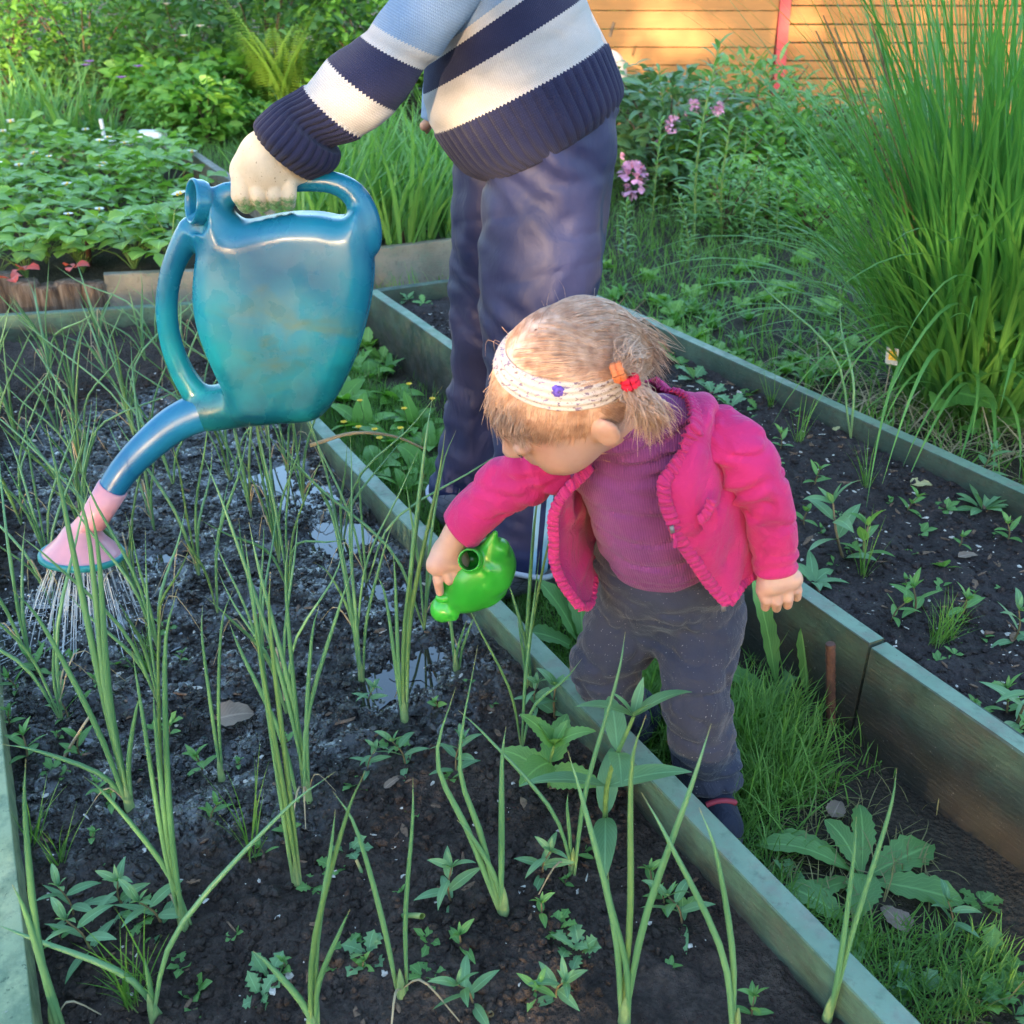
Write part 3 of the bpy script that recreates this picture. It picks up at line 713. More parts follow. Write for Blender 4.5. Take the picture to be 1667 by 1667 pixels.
for (c, r, tl) in ((px(853, 912, 1.715), .0640, .015), (px(744, 812, 2.02), .0665, .02)):
    t = np.linspace(0, 2 * PI, 41); P = np.stack((c[0] + r * np.cos(t), c[1] + r * np.sin(t), c[2] + 0.003 * np.sin(3 * t) - tl * np.cos(t)), 1)
    MB().add(*tubes([P], 0.0062, 8)).build("hem_piping", m_pipe, trousers)
mb_ = Mat("grey_rubber_boot", 0.5, 0.4)
vb = mb_.n("TexVoronoi", feature='DISTANCE_TO_EDGE'); vb.inputs["Scale"].default_value = 34; mb_.set(vb.inputs["Vector"], mb_.scale(mb_.obj(), (1, 1, 2.2)))
mb_["Base Color"] = mb_.mix(mb_.ramp(vb.outputs["Distance"], [(0.0, 1.0), (0.05, 0.0)]), mb_.ramp(mb_.noise(12), [(0.3, (0.10, 0.10, 0.13)), (0.7, (0.20, 0.20, 0.24))]), (0.03, 0.03, 0.035)); mb_.bump(mb_.noise(60), 0.3, 0.003)
for (c, d) in ((px(858, 915, 1.715), np.array((-0.75, -0.35, 0))), (px(748, 806, 2.02), np.array((0.3, 0.9, 0)))):
    s = Solid(c * (1, 1, 0) + (-0.32, -0.24, -0.02), c * (1, 1, 0) + (0.18, 0.2, c[2] + 0.10), 0.006); g = c * (1, 1, 0); d = nrm(d)
    s.cone(c + (0, 0, .05), g + (0, 0, .07), .050, .050, .02); s.cone(g + (0, 0, .055) - d * .03, g + d * .16 + (0, 0, .040), .048, .036, .03); s.cone(g - d * .045 + (0, 0, .03), g + d * .18 + (0, 0, .028), .036, .036, .02)
    s.build("boot", mb_.m, adult, 2)

# the body under the clothes (head above the picture)
s = Solid((-0.62, 1.45, 0.05), (0.35, 2.25, 1.62), 0.012)
for LG in (NL, FL): s.chain([p for p, r in LG], [r * 0.80 for p, r in LG], 0.01)
chest = px(800, -60, AY); neck = px(735, -270, AY); headc = neck + np.array((-0.10, 0.0, 0.12))
s.cone(px(925, 140, AY), chest, .09, .105, .05); s.cone(chest, px(770, -190, AY), .105, .09, .05)
s.cone(px(790, -170, 1.72), px(790, -170, 1.95), .055, .055, .04); s.cone(px(765, -210, AY), headc - (0, 0, .05), .055, .05, .04)
s.ell(headc, np.eye(3), (.098, .076, .112), .03); s.ell(headc + (-.04, 0, -.06), np.eye(3), (.058, .055, .062), .03); s.ell(headc + (-.10, 0, -.02), np.eye(3), (.02, .014, .02), .015)
for sg in (-1, 1): s.ell(headc + (.01, sg * .078, -.01), np.eye(3), (.02, .010, .032), .008)
s.chain([px(810, -110, 1.74), px(690, 15, 1.66), px(590, 125, 1.615), px(482, 232, 1.60)], [.032, .030, .028, .024], .02)
s.chain([px(790, -130, 1.97), px(740, 60, 1.995), px(712, 170, 2.0), px(702, 196, 2.0)], [.030, .022, .013, .013], .02)
for k in range(4): s.chain([px(696 + 3 * k, 199, 2.0 + .012 * k), px(687 + 3 * k, 206, 1.99 + .012 * k), px(690 + 3 * k, 214, 1.99 + .012 * k)], [.009, .008, .007], .004)
body = s.build("body", M_SKIN2, adult, 2)
s = Solid(headc - .16, headc + .17, 0.008); s.ell(headc + (.012, 0, .012), np.eye(3), (.107, .088, .118), .02)
s.field(lambda P: np.maximum(P[..., 2] - headc[2] - 0.035, P[..., 0] - headc[0] + 0.01), headc - .16, headc + .17, op='cut')
s.build("hair", plain("grey_brown_hair", (0.12, 0.09, 0.07), 0.6, 0.4, 0.4, 120, 0.5, 300), body, 1)

# glove: a fist closed round the handle
def gp(x, y, d=0.0): return px(x, y, 1.60 + d)
s = Solid(gp(350, 380) + (-.02, -.10, -.02), gp(580, 170) + (.02, .10, .02), 0.0028)
s.ell(gp(435, 268, -.012), np.stack((nrm(gp(470, 225) - gp(400, 310)), np.array((0, 1, 0)), nrm(np.cross(gp(470, 225) - gp(400, 310), (0, 1, 0))))), (.060, .028, .040), .02)
s.cone(gp(478, 232), gp(440, 262, -.005), .034, .042, .03)
s.cone(gp(400, 280, -.010), gp(468, 280, -.012), .024, .024, .012)
hdl = lambda x: gp(x, 306 - (x - 375) * 0.10)
for (kx, tx, rk) in ((393, 401, .0150), (422, 427, .0132), (448, 450, .0122), (472, 470, .0110)):
    s.chain([gp(kx, 292, -.026), gp(kx - 1, 318, -.032), gp(tx, 332, -.018), gp(tx, 330, .016), gp(tx, 300, .028)], [rk * 1.06, rk, rk * .98, rk * .92, rk * .8], .0015)
s.chain([gp(470, 262, .02), gp(440, 285, .032), gp(408, 300, .034)], [.017, .015, .013], .01)
s.chain([gp(478, 268, -.02), gp(496, 290, -.012)], [.014, .006], .012)
mg = Mat("cream_knit_glove", 0.9, 0.15); gz = mg.sep(mg.obj())
base = mg.ramp(mg.noise(30, detail=4), [(0.3, (0.46, 0.38, 0.28)), (0.7, (0.58, 0.49, 0.38))])
zl = float(gp(430, 318)[2]); palm = mg.ramp(mg.math('ADD', mg.math('MULTIPLY', mg.math('SUBTRACT', zl + 0.004, gz[2]), 22.0), mg.math('MULTIPLY', mg.math('SUBTRACT', mg.noise(70, detail=5, rough=0.7), 0.5), 1.6)), [(0.0, 0.0), (0.35, 1.0)])
palm2 = mg.ramp(mg.math('ADD', mg.math('MULTIPLY', mg.math('SUBTRACT', gz[1], 1.607), 30.0), mg.math('SUBTRACT', mg.noise(50), 0.5)), [(0.0, 0.0), (0.4, 1.0)])
col = mg.mix(mg.math('MAXIMUM', palm, palm2), base, mg.ramp(mg.noise(120), [(0.3, (0.05, 0.10, 0.03)), (0.65, (0.10, 0.30, 0.09))]))
mg["Base Color"] = mg.mix(mg.ramp(mg.noise(210, detail=1), [(0.70, 0.0), (0.76, 0.6)]), col, (0.10, 0.075, 0.05)); mg.bump(mg.noise(520, detail=2), 0.6, 0.0012); mg["Sheen Weight"] = 0.3
s.build("glove", mg.m, adult, 1)

# ------------------------------------------------------------------ the blue watering can
CY = 1.60
can = empty("watering_can", px(470, 676, CY), "large blue plastic watering can with pink sprinkler head held over the onions", "watering can")
poly_px = [(352, 352), (378, 366), (415, 357), (470, 347), (520, 347), (558, 352), (585, 330), (600, 360), (607, 410), (608, 450), (600, 505), (582, 570), (556, 630), (535, 660), (510, 674), (460, 678), (420, 680), (388, 668), (372, 630), (350, 585), (330, 535), (320, 485), (321, 440), (329, 395)]
pp = np.array([px(x, y, CY) for x, y in poly_px]); poly = spline(np.concatenate((pp, pp[:1])), 110)[:-1][:, (0, 2)]
def sd_poly(q, poly):
    d = np.full(q.shape[:-1], 1e9); ins = np.zeros(q.shape[:-1], bool); n = len(poly)
    for i in range(n):
        a, b = poly[i], poly[(i + 1) % n]; e = b - a; w = q - a; t = np.clip((w @ e) / (e @ e + 1e-12), 0, 1)
        d = np.minimum(d, ((w - t[..., None] * e) ** 2).sum(-1))
        c1 = (a[1] <= q[..., 1]) != (b[1] <= q[..., 1]); xi = a[0] + (q[..., 1] - a[1]) * e[0] / (e[1] + 1e-12); ins ^= c1 & (q[..., 0] < xi)
    return np.sqrt(d) * np.where(ins, -1, 1)
lo = np.array((px(255, 500, CY)[0] - .03, CY - 0.10, px(450, 720, CY)[2] - 0.03)); hi = np.array((px(615, 400, CY)[0] + .02, CY + 0.10, px(400, 280, CY)[2] + 0.03))
s = Solid(lo, hi, 0.0042)
def can_body(P):
    g2 = P[:, 0, :][..., (0, 2)]; d2 = sd_poly(g2, poly)[:, None, :]
    ztop, zbot = pp[:, 2].max(), pp[:, 2].min(); f = np.clip((P[..., 2] - zbot) / (ztop - zbot), 0, 1)
    hw = 0.062 - 0.014 * f; r = 0.034
    dy = np.abs(P[..., 1] - CY) - hw + r; dx = d2 + r
    return np.minimum(np.maximum(dx, dy), 0) + np.sqrt(np.maximum(dx, 0) ** 2 + np.maximum(dy, 0) ** 2) - r
s.field(can_body, lo, hi)
nk0, nk1 = px(352, 372, CY), px(314, 328, CY - .018); nd = nrm(np.array((-0.83, -0.50, 0.22)))
s.cone(nk0, nk1, .042, .0350, .02); nkc = nk1 - nd * .016
def beyond(P):
    q = P - nkc; a = q @ nd; return np.maximum(-a, np.linalg.norm(q - a[..., None] * nd, axis=-1) - .05)
s.field(beyond, nk1 - .08, nk1 + .08, op='cut')
s.chain([px(345, 345, CY), px(362, 322, CY), px(382, 313, CY), px(430, 303, CY), px(500, 295, CY), px(545, 298, CY), px(578, 318, CY), px(594, 355, CY), px(596, 395, CY)], [.020, .0155, .0130, .0125, .0130, .0140, .0165, .0200, .024], .010, n=28)
s.chain([px(322, 368, CY), px(302, 392, CY), px(280, 440, CY), px(271, 500, CY), px(279, 560, CY), px(300, 612, CY), px(330, 655, CY)], [.020, .0165, .0145, .0145, .0150, .0170, .022], .012, n=24)
s.chain([px(440, 650, CY), px(395, 655, CY), px(355, 664, CY - .002), px(325, 672, CY - .007)], [.037, .036, .0325, .0260], .016, n=10)
mc = Mat("blue_translucent_plastic", 0.22, 0.5); cz = mc.sep(mc.obj()); zt_, zb_ = px(450, 350, CY)[2], px(450, 680, CY)[2]
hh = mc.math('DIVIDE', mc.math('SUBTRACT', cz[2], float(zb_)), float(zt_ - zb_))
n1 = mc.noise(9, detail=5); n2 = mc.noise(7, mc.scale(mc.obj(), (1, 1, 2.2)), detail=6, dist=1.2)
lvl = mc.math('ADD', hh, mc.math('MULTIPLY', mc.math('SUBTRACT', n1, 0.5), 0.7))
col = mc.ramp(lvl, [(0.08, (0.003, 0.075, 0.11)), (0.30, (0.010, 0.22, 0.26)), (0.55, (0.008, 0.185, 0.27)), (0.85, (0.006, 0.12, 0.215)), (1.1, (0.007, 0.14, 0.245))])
cx = mc.math('DIVIDE', mc.math('SUBTRACT', cz[0], float(px(450, 500, CY)[0])), 0.16)
inside = mc.ramp(mc.math('ADD', mc.math('ABSOLUTE', mc.math('SUBTRACT', hh, 0.47)), mc.math('MULTIPLY', mc.math('ABSOLUTE', cx), 0.25)), [(0.0, 1.0), (0.36, 0.0)])
alg = mc.math('MULTIPLY', mc.ramp(n2, [(0.47, 0.0), (0.66, 1.0)]), inside)
col = mc.mix(mc.math('MULTIPLY', alg, 0.9), col, (0.13, 0.15, 0.04))
scr = mc.ramp(mc.noise(30, mc.scale(mc.obj(), (1, 1, 4)), detail=7, rough=0.75), [(0.62, 0.0), (0.72, 0.35)])
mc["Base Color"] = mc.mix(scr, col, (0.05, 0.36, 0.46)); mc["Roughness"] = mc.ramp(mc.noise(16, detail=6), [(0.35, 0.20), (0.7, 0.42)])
mc["Coat Weight"] = 0.12; mc["Coat Roughness"] = 0.12; mc["Subsurface Weight"] = 0.12; mc["Subsurface Radius"] = (0.01, 0.03, 0.04); mc["Subsurface Scale"] = 0.6
mc.bump(mc.math('ADD', mc.noise(7, detail=2), mc.math('MULTIPLY', mc.noise(26, detail=3), 0.12)), 0.14, 0.02)
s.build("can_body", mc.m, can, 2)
# lip of the filler mouth
t = np.linspace(0, 2 * PI, 41); e1 = nrm(np.cross(nd, (0, 1, 0))); e2 = np.cross(nd, e1); c = nk1
t = t[:-1]; rg = lambda r, z: c + nd * z + r * (np.cos(t)[:, None] * e1 + np.sin(t)[:, None] * e2)
MB().add(*sheet(np.stack([rg(r, z) for r, z in ((.0325, -.020), (.0350, -.012), (.0345, -.003), (.0355, .001), (.0340, .004), (.0305, .003), (.0290, -.004), (.0285, -.0145))]), True)).build("mouth_rim", mc.m, can)
MB().add(*sheet(np.stack([rg(.0286, -.0150), rg(.001, -.0150)]), True)).build("mouth_shade_disc", plain("blue_inside_shade", (0.004, 0.06, 0.11), 0.4, 0.5, 0.3, 30), can)  # solid disc closes the neck; the hollow's shade is put into its dark colour
sm_ = np.array([(q[0], CY, q[1]) for q in poly]); sm_ = np.concatenate((sm_, sm_[:1])); MB().add(*tubes([sm_[30:-6]], 0.0016, 6)).build("mould_seam", mc.m, can)
# spout
ms = Mat("blue_plastic_spout", 0.34, 0.45); ms["Base Color"] = ms.mix(ms.ramp(ms.noise(40, detail=6, rough=0.7), [(0.6, 0.0), (0.75, 0.6)]), ms.ramp(ms.noise(10), [(0.3, (0.004, 0.085, 0.21)), (0.7, (0.008, 0.13, 0.27))]), (0.01, 0.05, 0.14)); ms["Coat Weight"] = 0.1; ms["Coat Roughness"] = 0.15
sp = spline(np.array([(*px(432, 655, CY), .036), (*px(385, 660, CY), .037), (*px(335, 668, CY - .005), .0345), (*px(285, 690, CY - .02), .0315), (*px(238, 728, CY - .04), .0280), (*px(203, 765, CY - .06), .0250), (*px(178, 802, CY - .075), .0232)]), 40)
MB().add(*tubes([sp[:, :3]], [sp[:, 3]], 28)).build("spout", ms.m, can)
RY = CY - 0.09
m_pink = plain("pink_plastic", (0.58, 0.27, 0.32), 0.3, 0.5, 0.12, 14); m_teal = plain("teal_plastic", (0.015, 0.20, 0.22), 0.35, 0.5, 0.2, 30)
rc = px(134, 902, RY); up = nrm(np.array((0.10, 0.16, 1.0))); q0 = px(182, 797, CY - .074); q1 = px(150, 850, RY + .005)
e1 = nrm(np.cross(up, (0, 1, 0.2))); e2 = np.cross(up, e1); k = 36; t = np.arange(k) / k * 2 * PI; ring = lambda c, r: c + r * (np.cos(t)[:, None] * e1 + np.sin(t)[:, None] * e2)
dn = nrm(q1 - q0); f1 = nrm(np.cross(dn, (0, 1, 0))); f2 = np.cross(dn, f1); e1s = f1 if f1 @ e1 > 0 else -f1; f2 = np.cross(dn, e1s) * (1 if np.cross(dn, e1s) @ e2 > 0 else -1)
tring = lambda c, r: c + r * (np.cos(t)[:, None] * e1s + np.sin(t)[:, None] * f2)
ap = rc + up * 0.050
G = np.stack((tring(q0 - dn * .004, .0215), tring(q0 - dn * .004, .0262), tring(q1, .0245), ring(ap + (0.008, 0, 0.004), .0255), ring(ap, .029), ring(rc + up * .030, .042), ring(rc + up * .010, .062), ring(rc + up * .003, .0680), ring(rc - up * .003, .0680)))
sprinkler = MB().add(*sheet(G, True)).build("sprinkler_head", m_pink, can)
prof_ = [(.0640, .004), (.0700, .006), (.0725, .002), (.0725, -.004), (.0690, -.007), (.0600, -.0065), (.002, -.009)]
MB().add(*sheet(np.stack([ring(rc + up * z, r) for r, z in prof_]), True)).build("rim", m_teal, sprinkler)
# water falling from it
mwt = Mat("falling_water", 0.05, 0.5); mwt["Transmission Weight"] = 0.35; mwt["IOR"] = 1.33; mwt["Base Color"] = (0.85, 0.88, 0.92); mwt["Alpha"] = 0.55
paths = []
for i in range(130):
    r = .062 * math.sqrt(random.random()); a = random.random() * 2 * PI; p = rc + r * (math.cos(a) * e1 + math.sin(a) * e2) - up * .009
    v = np.array((-0.18, -0.25, -0.9)) + 0.62 * (p - rc) / .062 * np.array((1, 1, 0)); f0 = random.random() * 0.6; ln = random.uniform(0.15, 0.55)
    tt = np.linspace(f0, min(1, f0 + ln), 8) * 0.19; P = p + v * tt[:, None] + np.array((0, 0, -4.9)) * (tt ** 2)[:, None]; P[:, 2] = np.maximum(P[:, 2], Z1S)
    paths.append(P)
drops = [blob(P[-1] + np.array((random.gauss(0, .03), random.gauss(0, .03), abs(random.gauss(0, .02)) + .004)), random.uniform(.0008, .0022), 1) for P in paths for _ in range(3)]
mspray = MB()
for V, F in drops: mspray.add(V, F)
mspray.add(*tubes(paths, 0.0009 * np.array((0.3, .8, 1, 1, 1, 1, .9, .4)), 5))
tag(mspray.build("water_spray", mwt.m), "thin streams of water falling from the pink sprinkler head", "water", kind="stuff")
# ------------------------------------------------------------------ the child
child = empty("person", pz(1110, 1270, 0), "toddler in a pink jacket, floral headband and dark trousers bending with a toy can", "person")
C = px(924, 617, 1.06)
ax_r, ax_up, ax_n = np.array((1.0, 0, 0)), np.array((0, SN, CT)), np.array((0, -CT, SN))      # the head is bowed: crown towards the viewer, face down to the left
ht = nrm(-.456 * ax_r + .55 * ax_up + .70 * ax_n); hf = -.80 * ax_r - .60 * ax_up - .05 * ax_n; hf = nrm(hf - ht * (hf @ ht)); hl = np.cross(ht, hf)
HA = np.stack((hf, hl, ht)); HR = np.array((.087, .073, .080))
def hp(a, b, c): return C + hf * a + hl * b + ht * c
SH_L, SH_R = px(1150, 700, 1.10), px(945, 740, 1.15)
NECK = px(1020, 705, 1.115)
s = Solid((-0.20, 0.93, 0.02), (0.45, 1.42, 0.84), 0.0042)
s.ell(C, HA, HR, .02); s.ell(hp(.028, 0, -.045), HA, (.062, .060, .058), .03)
for sg in (-1, 1):
    s.ell(hp(.050, sg * .034, -.052), HA, (.030, .026, .030), .02)                     # cheeks
    s.ell(hp(.089, sg * .030, -.012), HA, (.010, .015, .009), 0.004, 'add')            # lids
s.ell(hp(.060, 0, -.088), HA, (.024, .024, .018), .02)                                 # chin
s.chain([hp(.092, 0, -.012), hp(.102, 0, -.034)], [.007, .0095], .010)                 # nose
for sg in (-1, 1): s.ell(hp(.096, sg * .009, -.037), HA, (.007, .006, .006), .006)
s.ell(hp(.087, 0, -.058), HA, (.008, .016, .005), .004); s.ell(hp(.085, 0, -.067), HA, (.008, .013, .005), .004)   # lips
for sg in (-1, 1):                                                                     # ears
    e = hp(.004, sg * .079, -.030); ea = np.stack((nrm(hf * .85 - hl * sg * .5), nrm(hl * sg * .85 + hf * .5), ht)); s.ell(e, ea, (.0155, .008, .0225), .004); s.ell(e + ea[1] * .010 + hf * .004, ea, (.0095, .0072, .0145), 0, 'cut')
s.cone(hp(-.03, 0, -.06), NECK, .040, .042, .03)
PEL, MID, CHE = px(1085, 985, 1.21), px(1072, 890, 1.165), px(1050, 775, 1.135)
s.chain([PEL, MID, CHE, NECK], [.034, .040, .044, .040], .02)
s.cone(SH_L, SH_R, .024, .024, .02)
W_R, W_L = px(746, 866, 1.18), px(1262, 924, 1.085)
s.chain([SH_R, px(838, 782, 1.15), W_R], [.022, .021, .0195], .01); s.chain([SH_L, px(1232, 785, 1.068), W_L], [.022, .0195, .0175], .01)
KL, AL_ = px(1135, 1140, 1.105), px(1150, 1270, 1.12); KR, AR_ = px(993, 1085, 1.20), px(1015, 1170, 1.26)
HL_, HR_ = px(1130, 1010, 1.18), px(1020, 1010, 1.215)
s.chain([HL_, KL, AL_], [.036, .029, .024], .01); s.chain([HR_, KR, AR_], [.036, .029, .024], .01)
body = None
V1, F1 = s.arrays(2)
def hand(wrist, palm, knuckles, fingers, thumb, lo, hi, pr=.021):
    s = Solid(lo, hi, 0.0018); s.cone(wrist, palm, .0205, pr, .01)
    kn = [k for k in knuckles]; s.cone(kn[0], kn[-1], .0125, .0115, .012); s.cone(palm, kn[0], pr * .8, .012, .012); s.cone(palm, kn[-1], pr * .8, .011, .012)
    for k, f in zip(kn, fingers): s.chain([k] + f, [.0080, .0072, .0062][:len(f) + 1], .0012)
    s.chain(thumb, [.0095, .0082, .0068][:len(thumb)], .006)
    return s.arrays(1)
g = lambda x, y, d=0.0: px(x, y, 1.18 + d)
V2, F2 = hand(W_R, g(728, 902), [g(711, 920, -.012), g(724, 925, -.014), g(738, 922, -.012), g(748, 914, -.006)],
              [[g(713, 945, -.018), g(716, 964, -.012)], [g(731, 944, -.016), g(737, 951, .002)], [g(743, 938, -.012), g(747, 944, .004)], [g(752, 928, -.004), g(754, 934, .008)]],
              [g(716, 905, .016), g(722, 935, .018), g(731, 955, .010)], g(690, 990) + (-.01, -.06, -.01), g(790, 850) + (.01, .06, .01))
g = lambda x, y, d=0.0: px(x, y, 1.085 + d)
V3, F3 = hand(W_L, g(1264, 940), [g(1252, 952, -.012), g(1266, 955, -.013), g(1279, 951, -.011), g(1289, 943, -.006)],
              [[g(1247, 975, -.016), g(1246, 988, -.004)], [g(1265, 979, -.017), g(1264, 990, -.004)], [g(1283, 974, -.016), g(1282, 985, -.003)], [g(1297, 960, -.010), g(1297, 972, .0)]],
              [g(1250, 940, -.004), g(1243, 962, -.012), g(1248, 976, -.016)], g(1215, 1000) + (-.01, -.06, -.01), g(1320, 900) + (.01, .06, .01))
body = MB().add(V1, F1).add(V2, F2).add(V3, F3).build("body", M_SKIN, child)
# closed eyes looking down, as dark lash lines
m_lash = plain("dark_lash", (0.05, 0.03, 0.025), 0.7, 0.2)
for sg in (-1, 1):
    P = np.array([hp(.0965 - 14 * (x - .030) ** 2, sg * x, -.0165 - 0.1 * abs(x - .030)) for x in np.linspace(.019, .041, 7)])
    MB().add(*tubes([P], 0.0011, 5)).build("eyelashes", m_lash, body)

# trousers
s = Solid((0.0, 1.0, 0.02), (0.45, 1.42, 0.46), 0.0036)
s.chain([px(1140, 1000, 1.19), px(1137, 1060, 1.15), px(1133, 1130, 1.115), px(1140, 1190, 1.11), px(1150, 1240, 1.115), px(1157, 1268, 1.12)], [.060, .052, .047, .047, .046, .044], .012, n=14)
s.chain([px(1022, 1000, 1.22), px(1000, 1050, 1.205), px(985, 1080, 1.20), px(995, 1120, 1.22), px(1012, 1170, 1.26), px(1020, 1190, 1.27)], [.060, .053, .049, .047, .046, .044], .012, n=14)
s.cone(px(1128, 985, 1.195), px(1036, 985, 1.215), .066, .064, .03); s.cone(px(1116, 915, 1.180), px(1046, 905, 1.195), .074, .070, .03); s.cone(px(1095, 950, 1.165), px(1070, 945, 1.17), .062, .062, .03)
s.warp(lambda P: 0.005 * (np.abs(fbm(P * (13, 13, 26), 3, 81)) * 2 - 0.45)); s.warp(lambda P: 0.0045 * np.sin(P[:, 2] * 130 + 5 * fbm(P * 14, 2, 83)) * np.clip((0.20 - P[:, 2]) / 0.12, 0, 1) * np.clip(0.4 + fbm(P * 12, 1, 84), 0, 1))
s.warp(lambda P: -creases(P, (14, 14, 24), 124, .006, .11))
M_JOG = cloth_mat("charcoal_fleece", (0.038, 0.041, 0.064), 0.95, 0.15, 700, 0.4, lint=0.55)
child_trousers = s.build("trousers", M_JOG, child, 1)

# purple ribbed turtleneck
s = Solid((0.0, 0.92, 0.25), (0.42, 1.40, 0.74), 0.0036)
s.chain([px(1084, 874, 1.180), px(1078, 856, 1.165), px(1062, 810, 1.145), px(1048, 760, 1.135), px(1032, 715, 1.12)], [.0790, .0810, .0770, .0700, .054], .02, n=12)
s.cone(px(1120, 715, 1.11), px(975, 740, 1.15), .048, .048, .03); s.cone(px(1030, 722, 1.12), px(1010, 685, 1.105), .054, .049, .01)
s.warp(lambda P: 0.004 * (np.abs(fbm(P * (10, 10, 24), 2, 86)) * 2 - 0.4)); s.warp(lambda P: -creases(P, (9, 9, 26), 122, .0045, .12)); axis_t = nrm(px(1035, 720, 1.12) - px(1084, 920, 1.19)); cn = px(1018, 700, 1.11)
s.warp(lambda P: 0.0035 * np.sin(((P - cn) @ axis_t) * 330) * (np.abs((P - cn) @ axis_t) < 0.040))
ribd = nrm(np.cross(axis_t, (0.2, 1, 0.3)))
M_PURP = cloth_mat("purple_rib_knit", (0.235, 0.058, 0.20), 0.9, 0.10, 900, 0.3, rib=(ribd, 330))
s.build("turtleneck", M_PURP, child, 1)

# pink jacket: an open sheet round the back, two hanging fronts, sleeves, gathered trim
M_PINK = cloth_mat("pink_jersey", (0.50, 0.026, 0.155), 0.88, 0.08, 800, 0.35); M_PINK2 = cloth_mat("pink_gathered_trim", (0.48, 0.030, 0.155), 0.88, 0.08, 800, 0.3)
cols = [[(1118, 735, 1.040), (1096, 765, 1.030), (1080, 797, 1.022), (1100, 860, 1.022), (1137, 922, 1.045), (1184, 982, 1.068)],
        [(1127, 692, 1.055), (1140, 722, 1.040), (1136, 790, 1.022), (1158, 860, 1.032), (1178, 912, 1.055), (1204, 956, 1.080)],
        [(1112, 652, 1.115), (1160, 660, 1.105), (1204, 772, 1.095), (1216, 845, 1.105), (1226, 884, 1.120), (1238, 914, 1.140)],
        [(1085, 632, 1.170), (1130, 652, 1.190), (1152, 742, 1.240), (1167, 810, 1.280), (1177, 860, 1.300), (1187, 905, 1.310)],
        [(1045, 624, 1.185), (1040, 660, 1.240), (1045, 740, 1.290), (1055, 800, 1.320), (1060, 850, 1.330), (1065, 895, 1.340)],
        [(990, 690, 1.170), (955, 705, 1.190), (957, 780, 1.225), (968, 820, 1.240), (976, 842, 1.245), (986, 864, 1.250)],
        [(968, 735, 1.120), (936, 745, 1.140), (936, 810, 1.155), (936, 862, 1.160), (946, 912, 1.165), (962, 974, 1.165)],
        [(960, 758, 1.085), (945, 776, 1.080), (914, 808, 1.075), (895, 860, 1.085), (899, 920, 1.100), (943, 987, 1.118)]]
CP = np.array([[px(*p) for p in c] for c in cols])
rowsI = spline(CP.transpose(1, 0, 2), 64); GJ = spline(rowsI.transpose(1, 0, 2), 110)     # (110 around, 64 down, 3)
ctr = np.stack([spline(np.array([NECK, CHE, MID, PEL]), 64)] * 110); outw = GJ - ctr; outw /= np.linalg.norm(outw, axis=-1, keepdims=True)
GJ = GJ + outw * (0.009 * (np.abs(fbm(GJ * (13, 13, 6), 2, 88)) * 2 - 0.3))[..., None]
GJ = GJ + outw * creases(GJ, (14, 14, 7), 120, .007, .10)[..., None]
jacket = MB().add(*sheet(GJ)).build("jacket", M_PINK, child)
sm = jacket.modifiers.new("thickness", 'SOLIDIFY'); sm.thickness = 0.003; sm.offset = 0
def wr(seed, amp, q): return lambda s, t, G: amp * np.sin(s * q * .8 + 2.2 * np.sin(t + seed) + 9 * fbm(G * 13, 2, seed)) * np.clip(fbm(G * 11, 2, seed + 1) * 2.2 + 0.35, 0, 1) + 0.003 * fbm(G * 20, 2, seed + 2) + creases(G, (15, 15, 24), seed + 4, .0052, .10) * np.clip((s - .6) * .8, 0, 1)
rows = [((722, 838), (773, 887), 1.18), ((746, 806), (800, 862), 1.173), ((776, 776), (833, 838), 1.165), ((832, 735), (874, 814), 1.15), ((885, 722), (914, 796), 1.145), ((935, 700), (950, 780), 1.15)]
G = cap_in(loft(limb_sec(rows, 0.95), 60, 64, wr(90, 0.0042, 11)), 0, 0.93, 0.012); MB().add(*sheet(G, True)).build("sleeve", M_PINK, jacket)
rows = [((1226, 930), (1297, 922), 1.085), ((1222, 898), (1299, 888), 1.082), ((1208, 850), (1296, 838), 1.074), ((1188, 800), (1284, 784), 1.066), ((1160, 752), (1256, 716), 1.066), ((1128, 722), (1206, 668), 1.085), ((1098, 705), (1160, 656), 1.11)]
G = cap_in(loft(limb_sec(rows, 0.92), 70, 64, wr(95, 0.0055, 10)), 0, 0.94, 0.012); MB().add(*sheet(G, True)).build("sleeve", M_PINK, jacket)
def ruffle(path, out, w, freq, seed, name="ruffle_trim"):
    P = spline(path, 260); L = np.concatenate(([0], np.cumsum(np.linalg.norm(np.diff(P, axis=0), axis=1)))); T = np.gradient(P, axis=0); T /= np.linalg.norm(T, axis=1, keepdims=True)
    O = spline(out, 260); O -= T * (O * T).sum(1, keepdims=True); O /= np.linalg.norm(O, axis=1, keepdims=True); N = np.cross(T, O)
    ph = L * freq + 2.2 * fbm(np.stack((L * 40, L * 0, L * 0 + seed), 1), 2, seed); G = []
    for v in np.linspace(-1, 1, 9):
        lip = abs(v) ** 2; G.append(P + N * (v * w) + O * (0.0035 * (1 - lip) + (0.0030 * np.sin(ph + v * 1.4) + 0.0018 * np.sin(ph * 2.3 + v * 3)) * (0.45 + 0.55 * lip))[:, None])
    o = MB().add(*sheet(np.array(G))).build(name, M_PINK2, jacket); q = o.modifiers.new("thickness", 'SOLIDIFY'); q.thickness = 0.002; return o
kk = lambda a: np.linspace(0, len(a) - 1, 9).astype(int)
edgeL, edgeR = GJ[0], GJ[-1]; camv = np.array((0, 0, CAM_H))
def outv(P): return np.array([nrm(camv - p) for p in P])
